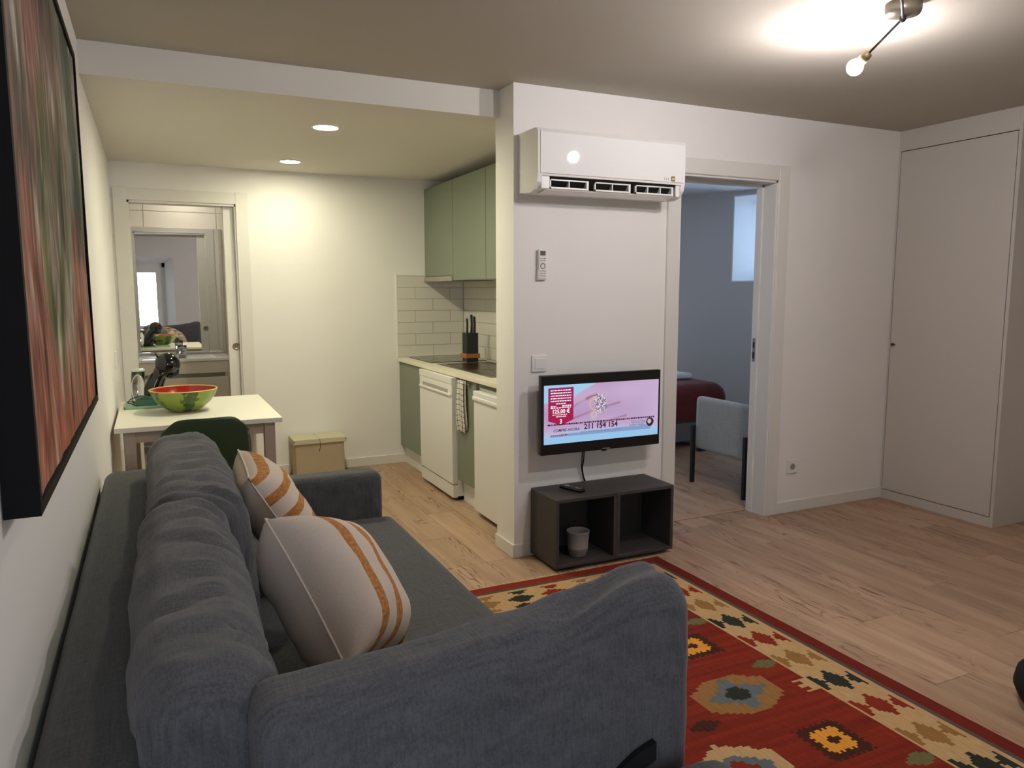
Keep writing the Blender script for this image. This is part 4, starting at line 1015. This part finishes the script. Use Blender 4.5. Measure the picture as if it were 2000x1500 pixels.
_r = _nt.nodes.new('ShaderNodeMapRange'); _r.inputs['From Min'].default_value = 1.75; _r.inputs['From Max'].default_value = 2.15; _nt.links.new(_a.outputs[0], _r.inputs['Value'])
_x = _nt.nodes.new('ShaderNodeMix'); _x.data_type = 'RGBA'; _x.inputs['A'].default_value = rgb(132, 150, 60); _x.inputs['B'].default_value = rgb(58, 84, 34); _nt.links.new(_r.outputs[0], _x.inputs['Factor']); _nt.links.new(_x.outputs['Result'], _p.inputs['Base Color']); _p.inputs['Roughness'].default_value = .16
part('rind', lathe(nb(), [(.045, 0), (.062, .002), (.10, .020), (.140, .055), (.165, .092), (.1745, .118), (.177, .124)], bc, 56, caps=False), MEL, BW)
part('inside', lathe(nb(), [(.170, .124), (.163, .108), (.135, .062), (.09, .026), (.04, .012), (0, .011)], bc, 56, caps=False), mat('melon_red', (150, 34, 26), .18), BW)
part('rim', lathe(nb(), [(.1775, .1225), (.178, .126), (.1735, .1275), (.1695, .125), (.170, .1215)], bc, 56, caps=False), mat('melon_rim', (214, 176, 104), .25), BW)
# mint tray, box and coffee machine
tr = solo('tray', nb() if False else boxes((.045, .43, 4.735, 5.02, TBZ, TBZ+.007, .003, 2), (.045, .43, 4.735, 4.743, TBZ+.004, TBZ+.016, .002, 1), (.045, .43, 5.012, 5.02, TBZ+.004, TBZ+.016, .002, 1), (.045, .053, 4.735, 5.02, TBZ+.004, TBZ+.016, .002, 1), (.422, .43, 4.735, 5.02, TBZ+.004, TBZ+.016, .002, 1)),
     mat('mint_tray', (148, 178, 150), .3), 'mint green serving tray under the coffee machine', 'tray')
tb = thing('capsule_box', 'small teal cardboard box on the mint tray', 'box', (.155, 4.79, TBZ+.007))
part('carton', B(.105, .215, 4.752, 4.835, TBZ+.007, TBZ+.052, bev=.001, seg=1), mat('teal_card', (58, 108, 88), .6), tb)
part('lid', prism(nb(), [(.105, TBZ+.052), (.215, TBZ+.052), (.150, TBZ+.068)], 'y', 4.752, 4.835), mat('teal_card_dark', (44, 84, 72), .6), tb)
mx0, my0, mz0 = .205, 4.90, TBZ+.007
CM = thing('coffee_machine', 'glossy black round-headed capsule coffee machine on the mint tray', 'coffee machine', (mx0, my0, mz0))
GB2 = mat('gloss_black', (8, 9, 9), .08, coat=.4)
bm = tube(nb(), [(mx0-.005, my0, mz0), (mx0-.008, my0, mz0+.04), (mx0-.006, my0, mz0+.085), (mx0+.010, my0, mz0+.130), (mx0+.030, my0, mz0+.165), (mx0+.055, my0, mz0+.20)], [.052, .056, .054, .048, .044, .05], 24)
part('column', bm, GB2, CM)
part('head', ellip(nb(), (mx0+.078, my0, mz0+.228), (.072, .062, .070), 32, 20), GB2, CM)
part('spout', prism(nb(), [(mx0+.075, mz0+.175), (mx0+.140, mz0+.195), (mx0+.135, mz0+.170), (mx0+.085, mz0+.148)], 'y', my0-.028, my0+.028, bev=.004), BLACK, CM)
part('lever', tube(nb(), [(mx0+.030, my0-.01, mz0+.268), (mx0+.014, my0-.015, mz0+.300)], [.006, .004], 10), BLACK, CM)
part('drip_tray', lathe(nb(), [(0, .062), (.046, .062), (.052, .068), (.054, .076), (.050, .076), (.048, .070), (0, .070)], (mx0+.105, my0, mz0), 32), BLACK, CM)
part('drip_arm', B(mx0+.03, mx0+.07, my0-.02, my0+.02, mz0+.058, mz0+.092, bev=.006), BLACK, CM)
part('foot_plate', lathe(nb(), [(.062, 0), (.064, .008), (.055, .014)], (mx0, my0, mz0), 32), BLACK, CM)
part('water_tank', tube(nb(), [(mx0-.085, my0, mz0+.01), (mx0-.088, my0, mz0+.10), (mx0-.080, my0, mz0+.195)], [.036, .038, .036], 24), GLASS, CM)
part('tank_lid', lathe(nb(), [(.038, .193), (.038, .202), (.030, .207), (0, .207)], (mx0-.080, my0, mz0), 24), mat('clear_grey', (190, 192, 186), .12), CM)
part('power_cord', tube(nb(), [(mx0-.045, my0-.03, mz0+.05), (mx0-.075, my0-.10, mz0+.062), (mx0-.125, my0-.135, mz0+.050), (mx0-.140, my0-.145, mz0+.030), (mx0-.115, my0-.150, mz0+.022), (mx0-.085, my0-.152, mz0+.006)], .0032, 8), BLACKM, CM)
# storage box against the far wall
SB = thing('storage_box', 'beige folding storage box with cord fastener by the far wall', 'storage box', (1.30, 5.78, 0))
BEI = mat('beige_card', (176, 160, 132), .8, nscale=60, namt=.04)
part('body', B(1.125, 1.485, 5.665, 5.872, 0, .272, bev=.003), BEI, SB)
lid_ = part('lid', B(1.108, 1.500, 5.650, 5.880, .262, .300, bev=.004), mat('beige_lid', (196, 188, 160), .6), SB)
part('lid_seam', boxes((1.292, 1.296, 5.648, 5.880, .2995, .3012)), BEI, lid_)
for x in (1.112, 1.496): part('corner_stud', ellip(nb(), (x, 5.652, .285), (.006, .006, .006), 10, 6), mat('stud', (110, 96, 74), .4), lid_)
part('cord', tube(nb(), [(1.300, 5.647, .300), (1.302, 5.646, .262), (1.303, 5.652, .235), (1.295, 5.660, .200)], .002, 6), mat('brown_cord', (92, 74, 52), .8), SB)

# ------------------------------------------------------------------ bathroom fittings
VT = thing('vanity_unit', 'pale wood-effect bathroom vanity with white basin top', 'vanity', (.42, 7.27, .25))
part('cabinet', B(.03, .800, 7.065, YM-.001, .27, .795), mat('pale_oak', (206, 198, 180), .5, nscale=12, namt=.05, stretch=(1, 1, 12)), VT)
part('drawer_front', boxes((.03, .800, 7.052, 7.066, .275, .655, .001, 1), (.03, .800, 7.052, 7.066, .690, .792, .001, 1)), MATS['pale_oak'], VT)
part('grip_channel', B(.05, .770, 7.058, 7.064, .655, .690), mat('grip_grey', (120, 114, 102), .5), VT)
part('basin_top', boxes((.02, .812, 7.045, 7.075, .795, .822, .004, 2), (.02, .812, 7.43, YM-.001, .795, .822, .004, 2), (.02, .10, 7.075, 7.43, .795, .822), (.70, .812, 7.075, 7.43, .795, .822), (.10, .70, 7.075, 7.43, .795, .806)), WHITEG, VT)
MR = thing('mirror', 'large frameless mirror above the bathroom vanity', 'mirror', (.43, YM-.012, .845), (0, 0, MIRROR_YAW))
MIR = mat('mirror_silver', (236, 238, 238), .005, metal=1)
part('glass', B(-.41, .392, -.006, .004, -.007, 1.11), MIR, MR, local=True)
part('mount', B(-.30, .30, .004, .012, .05, 1.0), GROUT, MR, local=True)
solo('drinking_glass', lathe(nb(), [(0, .004), (.028, .004), (.031, 0), (.036, .10), (.0375, .125), (.0355, .125), (.0335, .10), (.028, .012), (0, .010)], (.435, 7.13, .806), 28), GLASS, 'clear drinking glass on the bathroom basin', 'glass')

# ------------------------------------------------------------------ bedroom
cx0, cyA, cyB = 3.745, 3.765, 4.345
AR = thing('bedroom_armchair', 'pale grey upholstered armchair with black legs beyond the doorway', 'armchair', (4.05, 4.05, 0))
UPH = weave('pale_boucle', (150, 152, 150), .12, 160)
part('arm_panel', soft((.075, cyB-cyA, .385), (cx0+.0375, (cyA+cyB)/2, .25), 14, .03, .002), UPH, AR)
part('arm_panel', soft((.075, cyB-cyA, .385), (cx0+.60, (cyA+cyB)/2, .25), 14, .03, .002), UPH, AR)
part('seat', soft((.50, cyB-cyA-.02, .18), (cx0+.32, (cyA+cyB)/2, .26), 12, .04, .004), UPH, AR)
part('back_panel', soft((.50, .09, .385), (cx0+.32, cyA+.045, .25), 12, .035, .004), UPH, AR)
for x in (cx0-.018, cx0+.64):
    for y in (cyA+.035, cyB-.005): part('leg', B(x-.009, x+.018, y-.014, y+.014, 0, .425, bev=.003), BLACKM, AR)
part('under_rail', B(cx0-.005, cx0+.64, cyB-.06, cyB-.03, .235, .255), BLACKM, AR)
BD = thing('bed', 'bed under a dark red cover beyond the bedroom doorway', 'bed', (4.2, 6.2, 0))
REDC = weave('dark_red_cover', (84, 30, 30), .15, 120)
part('bedspread', soft((1.45, 1.95, .36), (4.15, 6.20, .215), 26, .14, .02, .006, 4), REDC, BD)
part('bed_base', B(3.50, 4.80, 5.28, 7.12, .07, .24, bev=.01), mat('bed_grey', (92, 90, 92), .8), BD)
for x in (3.6, 4.7):
    for y in (5.4, 7.0): part('leg', B(x-.03, x+.03, y-.03, y+.03, 0, .08), BLACKM, BD)
tw_ = soft((.34, .30, .05), (4.50, 5.68, .592), 10, .02, .004, .004, 6)
solo('folded_towel', tw_, mat('white_towel', (196, 196, 200), .95), 'white folded towel on the dark red bed cover', 'towel')

# ------------------------------------------------------------------ dark floor cushion at the frame edge
px_, py_ = 2.962, 1.275
b_ = lathe(nb(), [(0, 0), (.19, .0), (.235, .022), (.252, .060), (.245, .10), (.21, .128), (.15, .140), (0, .145)], (px_, py_, .0), 40)
solo('floor_pouf', b_, mat('black_leather', (12, 9, 11), .85, spec=.2), 'low round black pouf on the planks beside the rug', 'pouf')
